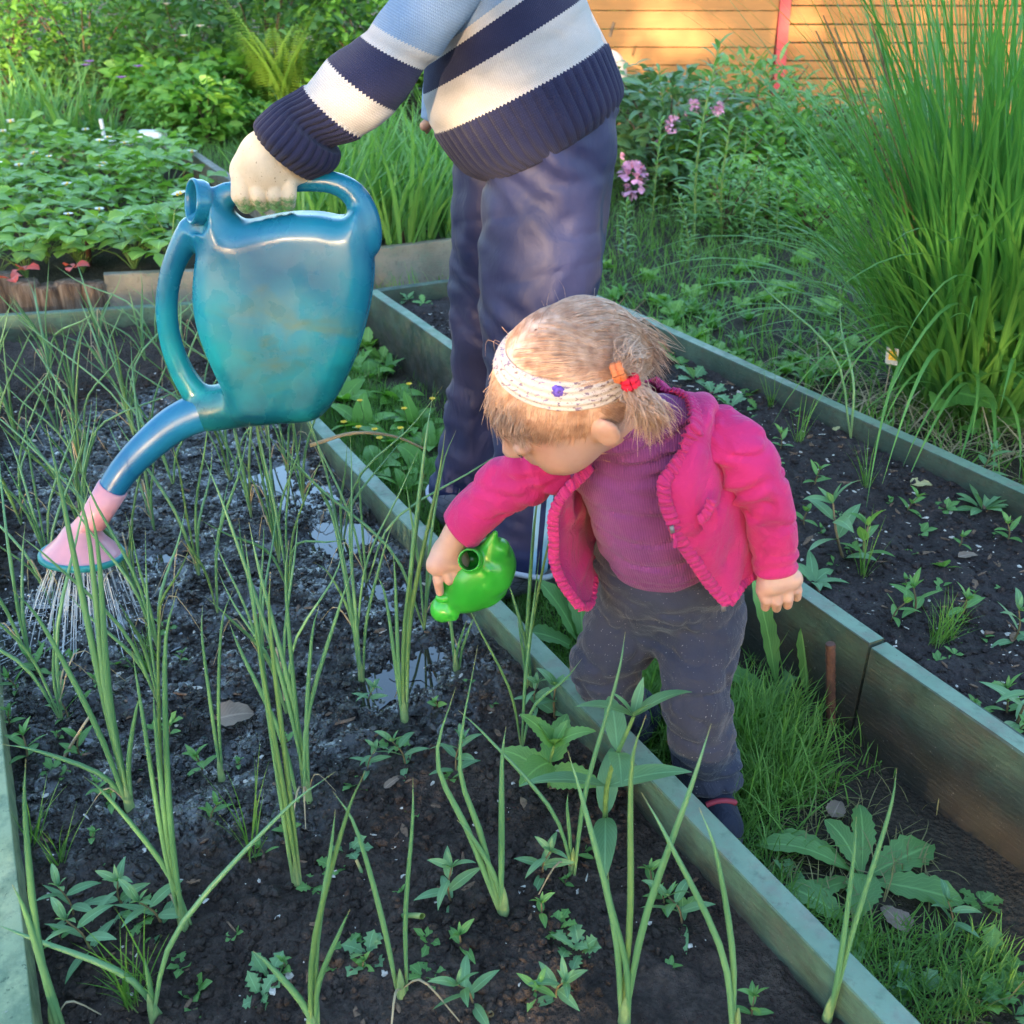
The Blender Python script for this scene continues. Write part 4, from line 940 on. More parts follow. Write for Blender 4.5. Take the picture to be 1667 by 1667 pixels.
i9 = np.linspace(2, 63, 10).astype(int); ruffle(edgeL[i9], outv(edgeL[i9]), 0.0075, 620, 3); ruffle(edgeR[i9], outv(edgeR[i9]), 0.0065, 620, 5)
i9 = np.linspace(0, 56, 9).astype(int); nl = GJ[i9, 0]; ruffle(nl, nl - NECK + np.array((0, -.02, .05)), 0.0105, 700, 7, "collar_trim")
i9 = np.linspace(0, 34, 8).astype(int); ruffle(GJ[i9, -1], outv(GJ[i9, -1]), 0.0070, 620, 9)
i9 = np.linspace(80, 109, 7).astype(int); ruffle(GJ[i9, -1], outv(GJ[i9, -1]), 0.0060, 620, 10)
# breast pocket, zip pull and zip end
pc = [px(*q) + nrm(camv - px(*q)) * 0.013 for q in ((1158, 808, 1.020), (1168, 836, 1.022), (1166, 862, 1.026), (1150, 872, 1.026), (1141, 852, 1.024), (1140, 842, 1.022))]
ruffle(np.array([px(1140, 846, 1.010), px(1150, 836, 1.008), px(1160, 812, 1.008)]), outv([px(1140, 846, 1.018)] * 3), 0.0050, 700, 11, "pocket_trim")
V = np.array(pc); cen = V.mean(0) + nrm(camv - V.mean(0)) * 0.003; MB().add(np.concatenate((V, [cen])), [(i, (i + 1) % 6, 6) for i in range(6)]).build("pocket", M_PINK, jacket)
m_zip = plain("steel_zip", (0.16, 0.15, 0.16), 0.35, 0.6); zp = px(1094, 862, 1.012)
V, F = box(zp, (0.0024, 0, 0.001), (0, .0015, 0), (-.001, 0, .0045)); z1 = MB().add(V, F).build("zip_slider", m_zip, jacket)
P = np.array([zp + (0.001, -.003, -.004), zp + (0.004, -.004, -.012), zp + (0.005, -.003, -.022)]); MB().add(*tubes([P], [[.0016, .0022, .0028]], 6)).build("zip_pull", M_PINK2, z1)
V, F = box(px(1178, 989, 1.062), (.0028, 0, .001), (0, .002, 0), (-.001, 0, .005)); MB().add(V, F).build("zip_end", m_zip, jacket)

# shoes
m_shoe = cloth_mat("navy_shoe", (0.022, 0.026, 0.045), 0.8, 0.25, 500, 0.2); m_redp = plain("red_shoe_panel", (0.30, 0.03, 0.05), 0.6); m_sole = plain("shoe_sole", (0.06, 0.06, 0.065), 0.7)
for k, (g0, d) in enumerate(((pz(1158, 1318, 0), np.array((0.10, -0.98, 0))), (pz(1022, 1200, 0), np.array((-0.7, -0.7, 0))))):
    d = nrm(d); g0 = g0 * (1, 1, 0); s = Solid(g0 + (-.11, -.11, -.02), g0 + (.11, .11, .09), 0.003)
    s.cone(g0 - d * .020 + (0, 0, .055), g0 - d * .03 + (0, 0, .028), .031, .030, .02); s.cone(g0 - d * .03 + (0, 0, .026), g0 + d * .055 + (0, 0, .022), .030, .029, .02)
    sh = s.build("shoe", m_shoe, child, 2); sd = np.array((-d[1], d[0], 0))
    P = np.array([g0 + d * .035 + sd * x + (0, 0, .052 - 12 * x * x) for x in np.linspace(-.022, .022, 7)]); MB().add(*tubes([P], 0.0045, 6)).build("strap", m_redp, sh)
    t = np.linspace(0, 2 * PI, 33); P = np.stack([g0 + d * (.012 + .074 * math.cos(a)) + sd * .030 * math.sin(a) + np.array((0, 0, .008)) for a in t]); MB().add(*tubes([P], 0.0075, 6)).build("sole", m_sole, sh)

# hair
m_hair = Mat("light_brown_hair", 0.42, 0.5); hv = m_hair.uv()
m_hair["Base Color"] = m_hair.ramp(m_hair.noise(90, detail=3), [(0.3, (0.44, 0.24, 0.155)), (0.7, (0.70, 0.48, 0.36))]); m_hair["Anisotropic"] = 0.5
def hs(a, b, c, k=1.0): return C + hf * (a * HR[0] * k) + hl * (b * HR[1] * k) + ht * (c * HR[2] * k)
def hline(a, b): return -0.24 + 0.52 * np.clip(a, -1, 1) + 0.10 * np.abs(b) * (a > 0)
th = np.linspace(0.02, PI - 0.02, 70)[:, None]; ph = np.linspace(0, 2 * PI, 141)[None, :-1]
A_, B_, C_ = np.sin(th) * np.cos(ph), np.sin(th) * np.sin(ph), np.cos(th) + 0 * ph
kk2 = 1.035 + 0.018 * fbm(np.stack((A_ * 3, B_ * 3, C_ * 3), -1), 3, 101)
below = np.clip((hline(A_, B_) - C_) / 0.10, 0, 1); kk2 = kk2 - 0.10 * below
Gc = C + hf * (A_ * HR[0] * kk2)[..., None] + hl * (B_ * HR[1] * kk2)[..., None] + ht * (C_ * HR[2] * kk2)[..., None]
mh = MB(); Vc, Fc, Uc = sheet(Gc, True); keep = (below.reshape(-1) < 0.99)[Fc].any(1); mh.add(Vc, Fc[keep], Uc)
TIE = {1: nrm((-.55, .80, .20)), -1: nrm((-.55, -.80, .20))}
def slerp(p, q, t):
    p, q = nrm(p), nrm(q); om = math.acos(np.clip(p @ q, -1, 1)); t = np.asarray(t)[:, None]; return (np.sin((1 - t) * om) * p + np.sin(t * om) * q) / (math.sin(om) + 1e-6)
HG = np.random.default_rng(5); strands = []; rad = []
def unit(): v = HG.normal(size=3); return v / np.linalg.norm(v)
NS = 9; S9 = np.linspace(0, 1, NS)
while len(strands) < 8500:
    p = unit(); band_c = 0.43 + 0.62 * p[0] - .12 * p[1]
    if p[2] < hline(p[0], p[1]) + 0.02: continue
    if p[2] > band_c:                                             # crown: combed to the ties, or loose over the back
        if p[0] < -0.25 and HG.random() < 0.65: tgt = nrm((-0.95, p[1] * 0.6 + HG.normal() * .15, -0.45)); t = S9 * HG.uniform(.5, 1.0); lift = 0.09
        else: lift = 0.0; tgt = TIE[1 if p[1] + HG.normal() * .08 > -0.05 else -1] + HG.normal(size=3) * .02; t = HG.uniform(0, .4) + S9 * 0.6
        q = slerp(p, tgt, np.clip(t, 0, 1)); k = 1.045 + lift * (S9 ** .6) * HG.uniform(.6, 1.3) + 0.03 * np.sin(PI * S9) * HG.random() + HG.normal() * .006
    else:                                                     # fringe and sides: falling from the band
        if p[2] < band_c - 0.95 and p[0] < 0: continue
        d = nrm((p[0] + (0.30 if p[0] > 0 else -0.15), p[1] * 1.0 - (.18 if p[1] > 0 else 0) + HG.normal() * .16, p[2] - 0.55)); q = slerp(p, d, S9 * HG.uniform(.25, 1.0)); k = 1.035 + 0.07 * S9 ** 2 * HG.random() ** 2 + HG.normal() * .006
    P = C + hf * (q[:, 0:1] * HR[0]) * (k if np.ndim(k) == 0 else k[:, None]) + hl * (q[:, 1:2] * HR[1]) * (k if np.ndim(k) == 0 else k[:, None]) + ht * (q[:, 2:3] * HR[2]) * (k if np.ndim(k) == 0 else k[:, None])
    strands.append(P); rad.append(HG.uniform(.00022, .00045))
def tail(n, p0, ends, jit, bulge):
    for _ in range(n):
        e = ends[HG.integers(len(ends))] + HG.normal(size=3) * jit; a = p0 + HG.normal(size=3) * .003; m_ = (a + e) / 2 + bulge + HG.normal(size=3) * jit * .7
        strands.append(spline(np.array((a, a + (m_ - a) * .5 + HG.normal(size=3) * .004, m_, e)), NS)); rad.append(HG.uniform(.00022, .0005))
tie_l = hs(*TIE[1], 1.10)
tail(520, px(1026, 628, 0.985), [px(1060, 712, .985), px(1088, 690, .99), px(1050, 700, .98), px(1075, 704, .98), px(1040, 690, .975)], .007, np.array((0.004, -.012, 0.004)))
tail(160, px(1008, 606, 0.985), [px(1030, 560, 1.02), px(1050, 575, 1.02), px(1040, 600, 1.0), px(1022, 575, 1.01)], .006, np.array((0.0, -.008, 0.012)))
tail(320, hs(-.75, .1, .35, 1.05), [px(1078, 590, 1.10), px(1070, 610, 1.09), px(1060, 560, 1.12), px(1083, 570, 1.12)], .008, np.array((0.0, -.004, 0.012)))
for _ in range(30):                                          # flyaway wisps
    p = unit()
    if p[2] < hline(p[0], p[1]): continue
    a = hs(*p, 1.04); d = nrm(hf * p[0] + hl * p[1] + ht * p[2] + HG.normal(size=3) * .6); l = HG.uniform(.012, .04)
    strands.append(spline(np.array((a, a + d * l * .5, a + d * l + HG.normal(size=3) * .004, a + d * l * 1.4 + HG.normal(size=3) * .009)), NS)); rad.append(.00016)
for _ in range(150):                                          # fine fringe over the brow
    b = HG.uniform(-.6, .75); a_ = hs(*nrm((.85, b, .42)), 1.04); e = hs(*nrm((1.0, b * 1.05, -0.05 + HG.normal() * .12)), 1.08 + HG.random() * .12)
    strands.append(spline(np.array((a_, (a_ + e) / 2 + hf * .008, e + hf * HG.normal() * .006)), NS)); rad.append(.0004)
rr = np.array(rad)[:, None] * np.array((.8, 1, 1, 1, 1, 1, .9, .7, .3))[None, :]
mh.add(*tubes(np.array(strands), rr, 3)); hair = mh.build("hair", m_hair.m, child)

# headband and ties
mbnd = Mat("floral_cream_cotton", 0.9, 0.15)
vo = mbnd.n("TexVoronoi"); vo.inputs["Scale"].default_value = 46; mbnd.set(vo.inputs["Vector"], mbnd.mix(0.12, mbnd.obj(), mbnd.n("TexNoise", Scale=70.0).outputs["Color"]))
sel = mbnd.math('GREATER_THAN', mbnd.sep(vo.outputs["Color"])[0], 0.45); spot = mbnd.math('MULTIPLY', mbnd.ramp(vo.outputs["Distance"], [(0.30, 1.0), (0.42, 0.0)]), sel)
spot = mbnd.math('MULTIPLY', spot, mbnd.ramp(mbnd.noise(230, detail=3), [(0.40, 0.0), (0.52, 1.0)])); fine = mbnd.ramp(mbnd.noise(150, mbnd.scale(mbnd.obj(), (1, 1, 2)), detail=3), [(0.57, 0.0), (0.62, 0.85)])
tint = mbnd.mix(mbnd.ramp(mbnd.noise(16), [(0.45, 0.0), (0.6, 1.0)]), (0.11, 0.06, 0.06), (0.16, 0.13, 0.30))
mbnd["Base Color"] = mbnd.mix(mbnd.math('MAXIMUM', spot, fine), mbnd.ramp(mbnd.noise(12), [(0.3, (0.44, 0.38, 0.35)), (0.7, (0.53, 0.47, 0.43))]), tint); mbnd.bump(mbnd.noise(900), 0.3, 0.001)
t = np.linspace(0, 2 * PI, 121)[:-1]; pn = nrm((-.62, .12, 1.0)); pb = nrm(np.array((0, 1.0, 0)) - pn * pn[1]); pa = np.cross(pb, pn); off = .43 / math.sqrt(1 + .62 ** 2 + .12 ** 2); rr_ = math.sqrt(1 - off ** 2); G = []
ncross = 26
for i, v in enumerate(np.linspace(-1, 1, ncross)):
    w = (0.155 + 0.04 * np.sin(t)) * v; sph = (off + w)[:, None] * pn + np.sqrt(np.maximum(1 - (off + w) ** 2, .01))[:, None] * (np.cos(t)[:, None] * pa + np.sin(t)[:, None] * pb)
    k = 1.085 - 0.045 * abs(v) ** 4 + 0.014 * np.sin(v * 15 + 1.6 * np.sin(2 * t) + 2 * fbm(np.stack((np.cos(t) * 3, np.sin(t) * 3, t * 0 + 4), 1), 2, 110)); G.append(C + hf * (sph[:, 0] * HR[0] * k)[:, None] + hl * (sph[:, 1] * HR[1] * k)[:, None] + ht * (sph[:, 2] * HR[2] * k)[:, None])
o = MB().add(*sheet(np.array(G), True)).build("headband", mbnd.m, child); q = o.modifiers.new("thickness", 'SOLIDIFY'); q.thickness = 0.003
def tie(c, ax, r, tube_r, mat):
    ax = nrm(ax); a = nrm(np.cross(ax, (0, 0, 1))); b = np.cross(ax, a); m = MB()
    for z in (-.5, .5):
        t = np.linspace(0, 2 * PI, 25); m.add(*tubes([c + ax * z * tube_r * 1.5 + r * (np.cos(t)[:, None] * a + np.sin(t)[:, None] * b)], tube_r * (1 + .2 * np.sin(9 * t))[None], 7))
    return m.build("hair_tie", mat, hair)
tie(px(1007, 606, .982), px(1025, 600, .98) - px(990, 612, .982), .0075, .0042, plain("orange_elastic", (0.80, 0.22, 0.08), 0.8, 0.2, 0.2, 200))
tie(px(1026, 622, .980), px(1036, 650, .98) - px(1020, 605, .98), .0065, .0042, plain("red_elastic", (0.70, 0.02, 0.05), 0.8, 0.2, 0.2, 200))
tie(px(908, 636, .982), hl, .0036, .0030, plain("violet_elastic", (0.13, 0.08, 0.42), 0.8, 0.2, 0.2, 200))

# ------------------------------------------------------------------ the toy can
TY = 1.185
toy = empty("toy_watering_can", px(770, 990, TY), "small bright green plastic animal shaped toy watering can in the child's hand", "toy")
g = lambda x, y, d=0.0: px(x, y, TY + d)
e1 = nrm(g(808, 905) - g(735, 985)); e3 = np.cross(e1, (0, 1, 0)); EA = np.stack((e1, np.array((0, 1.0, 0)), nrm(e3)))
s = Solid(g(690, 1020) + (-.02, -.08, -.02), g(840, 850) + (.02, .08, .02), 0.0019)
s.ell(g(780, 938), EA, (.056, .041, .043), .01); s.ell(g(800, 915), EA, (.030, .036, .030), .02); s.ell(g(764, 960), EA, (.036, .030, .024), .015)
for (x, y, d, r) in ((812, 893, -.014, .016), (814, 900, .014, .015), (817, 948, -.02, .011), (812, 962, -.006, .010), (800, 972, -.016, .010), (820, 930, .015, .012)): s.cone(g(x, y, d), g(x - 5, y + 3, d), r, r, .008)
for (x, y) in ((795, 928), (790, 955)): s.cone(g(x, y, -.037), g(x + 4, y + 2, -.036), .005, .004, .006)
s.cone(g(793, 905, -.016), g(806, 868, -.024), .0185, .0040, .010)                                             # tail spike
s.cone(g(757, 968), g(741, 984, -.004), .013, .010, .006)                                        # neck into the head
s.ell(g(723, 990), EA, (.0215, .0210, .0195), .004)
s.cone(g(741, 970, -.012), g(739, 1003, -.012), .008, .007, .006)
for (x, y, d, r) in ((716, 973, -.012, .0065), (724, 974, -.014, .0065), (730, 998, -.016, .0060), (711, 1000, -.01, .004)): s.cone(g(x, y, d), g(x, y + 1, d), r, r, .003)
s.chain([g(733, 972), g(722, 955), g(728, 932), g(748, 915), g(765, 905)], [.0075, .0070, .0070, .0075, .009], .006, n=14)   # handle strap
s.cone(g(768, 910, -.020), g(765, 912, -.046), .0160, .0165, .005); s.cone(g(768, 910, -.01), g(763, 912, -.056), .0125, .0135, 0, op='cut')
for q in range(5): s.cone(g(738 + 5 * q, 948 - 7 * q, -.0125), g(747 + 5 * q, 952 - 6 * q, -.0125), .0024, .0024, .0015)
mt_ = Mat("green_plastic", 0.28, 0.5); mt_["Base Color"] = mt_.ramp(mt_.noise(12), [(0.3, (0.025, 0.30, 0.025)), (0.7, (0.05, 0.44, 0.04))]); mt_["Coat Weight"] = 0.3; mt_["Coat Roughness"] = 0.15; mt_["Subsurface Weight"] = 0.15; mt_["Subsurface Radius"] = (.004, .012, .003); mt_["Subsurface Scale"] = 0.5
s.build("can_shell", mt_.m, toy, 1)
# ================================================================== PLANTS
M_ONION = leaf_mat("onion_leaf", (0.075, 0.205, 0.085), (0.145, 0.315, 0.140), 0.38, 0.12, 0.0, 6, 0.5, tip=(0.40, 0.34, 0.14), base=(0.22, 0.34, 0.13))
M_ONION_Y = leaf_mat("onion_leaf_yellowing", (0.085, 0.20, 0.07), (0.15, 0.27, 0.09), 0.42, 0.15, 0.0, 6, 0.45, tip=(0.5, 0.38, 0.16), base=(0.36, 0.44, 0.18))
M_NECK = plain("pale_green_neck", (0.20, 0.30, 0.12), 0.45, 0.4, 0.2, 80)
M_DRY = leaf_mat("dry_straw", (0.32, 0.25, 0.15), (0.48, 0.40, 0.27), 0.8, 0.15, 0.0, 20, 0.2)
M_WEED = leaf_mat("weed_leaf", (0.095, 0.24, 0.06), (0.17, 0.36, 0.10), 0.45, 0.30, 0.35, 20)
M_WEED2 = leaf_mat("blue_green_leaf", (0.105, 0.24, 0.10), (0.18, 0.35, 0.16), 0.45, 0.25, 0.35, 20)
M_STEM = plain("reddish_stem", (0.16, 0.12, 0.06), 0.6, 0.3, 0.3, 60)
M_STEMG = plain("green_stem", (0.13, 0.22, 0.06), 0.55, 0.3, 0.25, 60)
M_GRASS = leaf_mat("grass_blade", (0.075, 0.19, 0.035), (0.17, 0.34, 0.07), 0.5, 0.35, 0.0, 5, 0.35, base=(0.20, 0.24, 0.09))
M_GRASSD = leaf_mat("dry_grass_blade", (0.20, 0.20, 0.09), (0.34, 0.31, 0.16), 0.7, 0.3, 0.0, 5, 0.25)
M_DAND = leaf_mat("dandelion_leaf", (0.085, 0.21, 0.055), (0.15, 0.32, 0.09), 0.48, 0.3, 0.4, 12)
M_STRAW = leaf_mat("strawberry_leaf", (0.13, 0.29, 0.045), (0.26, 0.47, 0.10), 0.45, 0.35, 0.4, 7)
M_BUSH = leaf_mat("bush_leaf", (0.07, 0.20, 0.04), (0.16, 0.36, 0.08), 0.45, 0.3, 0.3, 4)
M_BUSH2 = leaf_mat("bright_bush_leaf", (0.10, 0.26, 0.04), (0.22, 0.46, 0.08), 0.45, 0.35, 0.3, 4)
M_BUSH3 = leaf_mat("blue_bush_leaf", (0.06, 0.17, 0.06), (0.12, 0.28, 0.11), 0.45, 0.25, 0.3, 4)
M_FERN = leaf_mat("fern_frond", (0.14, 0.28, 0.04), (0.26, 0.42, 0.07), 0.5, 0.4, 0.0, 6)
M_REED = leaf_mat("tall_grass_leaf", (0.05, 0.175, 0.035), (0.105, 0.31, 0.07), 0.36, 0.30, 0.25, 3, 0.45, base=(0.20, 0.30, 0.06))
M_IRIS = leaf_mat("iris_leaf", (0.095, 0.24, 0.06), (0.19, 0.40, 0.10), 0.4, 0.3, 0.2, 4)
M_RHODO = leaf_mat("rhododendron_leaf", (0.07, 0.16, 0.06), (0.14, 0.27, 0.10), 0.35, 0.2, 0.4, 8, 0.5)
M_LILY = leaf_mat("lily_leaf", (0.09, 0.22, 0.06), (0.19, 0.38, 0.11), 0.4, 0.3, 0.3, 8)
M_PETALP = plain("pink_petal", (0.70, 0.36, 0.54), 0.6, 0.3, 0.25, 40); M_PETALW = plain("white_petal", (0.75, 0.75, 0.70), 0.6, 0.3, 0.08, 40); M_PETALY = plain("yellow_petal", (0.75, 0.50, 0.02), 0.4, 0.4, 0.1, 40)
M_PETALV = plain("violet_petal", (0.24, 0.12, 0.42), 0.6, 0.3, 0.2, 40); M_REDLEAF = leaf_mat("red_leaf", (0.45, 0.05, 0.045), (0.60, 0.10, 0.07), 0.5, 0.3, 0.3, 10)
M_BARK = plain("bark", (0.10, 0.075, 0.055), 0.9, 0.2, 0.4, 25, 0.8, 60)
UP = np.array((0, 0, 1.0))
def PZ1(x, y): p = pz(x, y, Z1S); p[2] = H1(p) - 0.004; return p
def PZ2(x, y): p = pz(x, y, Z2S); p[2] = H2(p) - 0.004; return p
def PZG(x, y): p = pz(x, y, 0.0); p[2] = float(ground_z(p)) - 0.003; return p

# ---- onions: every leaf is a part
def onion_leaf(par, base, tip, r=0.0050, bow=0.12, mat=None, kink=None):
    base, tip = np.asarray(base), np.asarray(tip); L = np.linalg.norm(tip - base); d = tip - base
    side = nrm(np.cross(d, (random.uniform(-1, 1), random.uniform(-1, 1), 0.3)))
    c1 = base + UP * L * 0.36 + d * 0.10; c2 = base + d * 0.72 + UP * L * bow + side * L * random.uniform(-.03, .03)
    pts = [base, c1 * .55 + (base + d * .33) * .45, c2, tip] if kink is None else [base, base + (kink - base) * .5 + UP * .01, kink, tip]
    n = 12; P = spline(np.array(pts), n); s = np.linspace(0, 1, n); rr = 0.64 * r * (0.55 + 0.52 * np.sin(PI * np.clip(s * 1.1 + .02, 0, 1)) ** .8) * np.clip(1.06 - s ** 2.2, 0.08, 1)
    m = MB().add(*tubes([P], [rr], 8, 0.9)); return m.build("leaf", mat or (M_ONION if random.random() < .88 else M_ONION_Y), par)
def onion(base_px, tips, label, r=0.0052, dry=0):
    b = PZ1(*base_px); o = empty("onion_plant", b, label, "onion", "onions growing in the bed")
    for tp in tips:
        T = px(tp[0], tp[1], b[1] + (tp[2] if len(tp) > 2 else 0.0)); j = np.array((random.gauss(0, .004), random.gauss(0, .004), 0))
        kink = px(tp[3], tp[4], b[1] + (tp[2] if len(tp) > 2 else 0) * .5) if len(tp) > 4 else None
        onion_leaf(o, b + j, T, r * random.uniform(.85, 1.15), kink=kink)
    P = spline(np.array((b - UP * .01, b + UP * .02, b + UP * .05)), 6); MB().add(*tubes([P], [[r * 1.0, r * 1.15, r * 1.05, r * .9, r * .6, r * .1]], 8)).build("bulb_neck", M_NECK, o)
    for _ in range(dry):
        a = random.uniform(0, 6.28); e = b + np.array((math.cos(a), math.sin(a), 0)) * random.uniform(.04, .09); e[2] = b[2] + .004
        P = spline(np.array((b + UP * .015, b + (e - b) * .4 + UP * .045, e)), 8); MB().add(*tubes([P], [np.linspace(.0022, .0008, 8)], 5, .4)).build("dry_leaf", M_DRY, o)
    return o
near = [((300, 1510), [(215, 1060, .0), (136, 1264, -.02), (262, 985, .02), (288, 960, .02), (250, 1120, -.01)], "onion with five leaves, one bent left, in front of the dead leaf at left", .0056, 1),
 ((484, 1434), [(398, 870, .03), (440, 930, .02), (412, 1000, .0)], "slim onion standing alone right of the brown dead leaf", .0058, 0),
 ((502, 1306), [(325, 730, .10), (405, 850, .06), (470, 880, .05), (575, 925, .02), (372, 1010, .02), (520, 985, .0)], "big onion clump in the middle of the bed with long arching leaves", .0060, 3),
 ((214, 1326), [(5, 1212, -.03), (75, 690, .05), (118, 780, .03), (145, 815, .02), (20, 960, -.02), (230, 1130, .0)], "onion whose long leaves cross in front of the pink sprinkler head", .0066, 1),
 ((361, 1268), [(330, 985, .02), (380, 960, .03)], "two leaved onion right of the brown dead leaf", .0052, 0),
 ((659, 1170), [(705, 640, .06), (725, 700, .05), (690, 770, .03), (610, 930, .02), (640, 900, .02)], "onion with tall leaves left of the child's hand", .0058, 1),
 ((588, 1100), [(520, 800, .05), (550, 880, .04), (570, 840, .03), (640, 850, .03)], "onion growing left of the puddle by the small green can", .0054, 0),
 ((252, 1660), [(546, 1256, .10), (-10, 1503, .02), (236, 1560, .0)], "onion at the bottom edge with one very long leaf leaning right", .0056, 0),
 ((92, 1672), [(42, 1235, .03), (20, 1440, .0)], "onion at the lower left corner beside the pale green board", .0062, 1),
 ((655, 1632), [(672, 1266, .03), (542, 1288, .02)], "onion with two leaves spread in a V at the bottom middle", .0050, 2),
 ((512, 1700), [(594, 1256, .03), (546, 1317, .02), (412, 1548, .0), (570, 1480, .0)], "blurred dark green onion cut off by the bottom edge", .0062, 0),
 ((820, 1494), [(742, 1118, .02, 712, 1240), (778, 1050, .04, 748, 1240), (824, 1182, .02), (744, 1335, .0)], "onion with smooth curved leaves in front of the serrated leaf plant", .0062, 0),
 ((1016, 1660), [(1052, 1164, .06), (1158, 1178, .05), (924, 1222, .05), (990, 1420, .02)], "large onion at the bottom with four thick leaves fanned out", .0066, 0),
 ((932, 1416), [(746, 1156, .03), (1018, 1028, .06), (925, 1290, .0)], "onion behind the largest fan of leaves, one leaf leaning far left", .0050, 1),
 ((1196, 1680), [(1044, 1290, .04), (1138, 1314, .03)], "pale onion at the bottom edge leaning against the right board", .0056, 0),
 ((1346, 1660), [(1460, 1250, .04), (1394, 1330, .03)], "onion at the bottom right corner in front of the green board", .0056, 0),
 ((859, 1122), [(882, 782, .03), (908, 835, .03), (825, 945, .02), (842, 1010, .0)], "onion beside the green board below the hanging jacket flap", .0048, 0),
 ((742, 1090), [(710, 880, .03), (775, 1000, .02), (760, 1010, .0)], "onion under the small green toy can", .0046, 0)]
for b, tips, lab, r, dry in near: onion(b, tips, lab, r, dry)
far_names = ("left", "middle", "right"); grid = []
rr2 = np.random.default_rng(21); taken = [PZ1(*b)[:2] for b, *_ in near]
uu = 1.02
rowi = 0
while uu < U1B - 0.12:
    wl, wr_ = W1L(uu) + 0.05, W1R(uu) - TH - 0.05
    for w in np.arange(wl + 0.02, wr_, 0.15):
        p = from_uw(uu + rr2.normal() * .035, w + rr2.normal() * .028); x, y, d = vis(np.array((p[0], p[1], Z1S)))
        if not (-120 < x < 900 and 480 < y < 1240): continue
        if any(np.hypot(*(p[:2] - q)) < 0.085 for q in taken): continue
        taken.append(p[:2]); grid.append((p, x, y, rowi))
    uu += 0.185; rowi += 1
grid.sort(key=lambda q: q[2])
nrows = rowi; in_row = {}
for q in sorted(grid, key=lambda q: q[1]): in_row.setdefault(q[3], []).append(id(q))
for i, gq in enumerate(grid):
    p, x, y, ri = gq; place = ORD[in_row[ri].index(id(gq))] + ' from the left in the ' + ORD[nrows - 1 - ri] + ' row from the far board'
    p[2] = H1(p) - .004
    where = "under the spout of the blue can" if 150 < x < 420 and 680 < y < 900 else "near the pink sprinkler head" if x < 260 and y >= 820 else "along the far green board" if y < 600 else "behind the arching handle of the blue can" if x < 330 else "beneath the blue can" if x < 520 else "beside the long green board"
    o = empty("onion_plant", p, "slender onion plant, " + place, "onion", "onions growing in the bed")
    nl = int(rr2.integers(3, 6)); a0 = rr2.random() * 6.28
    for k in range(nl):
        a = a0 + k * 6.28 / nl + rr2.normal() * .4; h = rr2.uniform(.20, .40) * (0.85 if y < 640 else 1); lean = rr2.uniform(.03, .17) * (2.0 if rr2.random() < .12 else 1)
        onion_leaf(o, p, p + np.array((math.cos(a) * lean, math.sin(a) * lean, h)), rr2.uniform(.0034, .0050), rr2.uniform(.02, .10))
    if rr2.random() < .6:
        for _ in range(2):
            a = rr2.random() * 6.28; e = p + np.array((math.cos(a), math.sin(a), 0)) * rr2.uniform(.05, .12); e[2] = p[2] + .006
            P = spline(np.array((p + UP * .03, p + (e - p) * .45 + UP * rr2.uniform(.06, .12), e)), 8); MB().add(*tubes([P], [np.linspace(.0020, .0009, 8)], 5, .5)).build("dry_leaf", M_DRY, o)
# flopped and dry stalks
def stalk(pts, r, mat, label, cat="stalk", name="stalk"):
    P = spline(np.array(pts), 16); o = MB().add(*tubes([P], [r * np.linspace(1, .55, 16)], 7, .8)).build(name, mat); tag(o, label, cat); return o
stalk([PZ1(800, 1660) + UP * .01, px(775, 1610, .76), px(722, 1503, .87)], .0036, M_DRY, "pale dry stalk sticking up at the bottom middle")
stalk([PZ1(1184, 1672), px(1165, 1600, .78), px(1140, 1558, .80), px(1124, 1562, .81), px(1122, 1590, .80)], .0034, M_DRY, "withered onion stalk with a bent tip near the bottom right")
stalk([px(505, 725, 1.72), px(575, 705, 1.76), px(640, 710, 1.80), px(690, 730, 1.84)], .0048, M_DRY, "pale bent onion leaf lying over the green board left of the adult's boot")
stalk([PZ1(80, 1660), px(150, 1540, .95), px(20, 1500, 1.0), px(-10, 1506, 1.0)], .003, M_DRY, "thin dry stalk crossing the pale green board at lower left")
stalk([PZ1(690, 1530) + UP * .03, px(620, 1480, .88) , px(580, 1400, .93)], .0042, M_ONION_Y, "yellowing onion leaf lying diagonally at the bottom middle")
stalk([PZ1(100, 1225), px(130, 1190, 1.12), px(150, 1160, 1.14)], .0032, M_DRY, "short pale stalk near the left board of the onion bed")

# ---- weeds: a stem with paired leaves; each leaf a part
def weed(name, L, W, pairs, H, kind, mat, jag=0.0, n=7, lean=0.1, fold=.22, stem_mat=None, r=.0016, droop=.7, top=True, seed=0):
    rs = np.random.default_rng(seed); o = empty(name)
    P = spline(np.array(((0, 0, -.01), (rs.normal() * lean * H * .5, rs.normal() * lean * H * .5, H * .5), (rs.normal() * lean * H, rs.normal() * lean * H, H))), 8)
    MB().add(*tubes([P], [np.linspace(r * 1.3, r * .7, 8)], 6)).local("stem", stem_mat or M_STEM, o)
    a = rs.random() * 6.28
    for k in range(pairs):
        f = (k + 1) / pairs; c = P[min(7, int(f * 7))]; sc = (0.6 + 0.5 * math.sin(PI * (0.25 + 0.6 * f))); a += 1.57 + rs.normal() * .2
        for q in (0, PI):
            el = .35 + .5 * f * f + rs.normal() * .15
            MB().add(*blades([c], a + q + rs.normal() * .15, el, droop + rs.normal() * .2, L * sc * rs.uniform(.85, 1.1), W * sc, n, kind, fold, rs.normal() * .25, jag)).local("leaf", mat, o)
    if top:
        for q in range(3): MB().add(*blades([P[-1]], a + q * 2.1, 1.0, .2, L * .5, W * .5, max(4, n // 2), kind, .4, 0, jag)).local("leaf", mat, o)
    return o
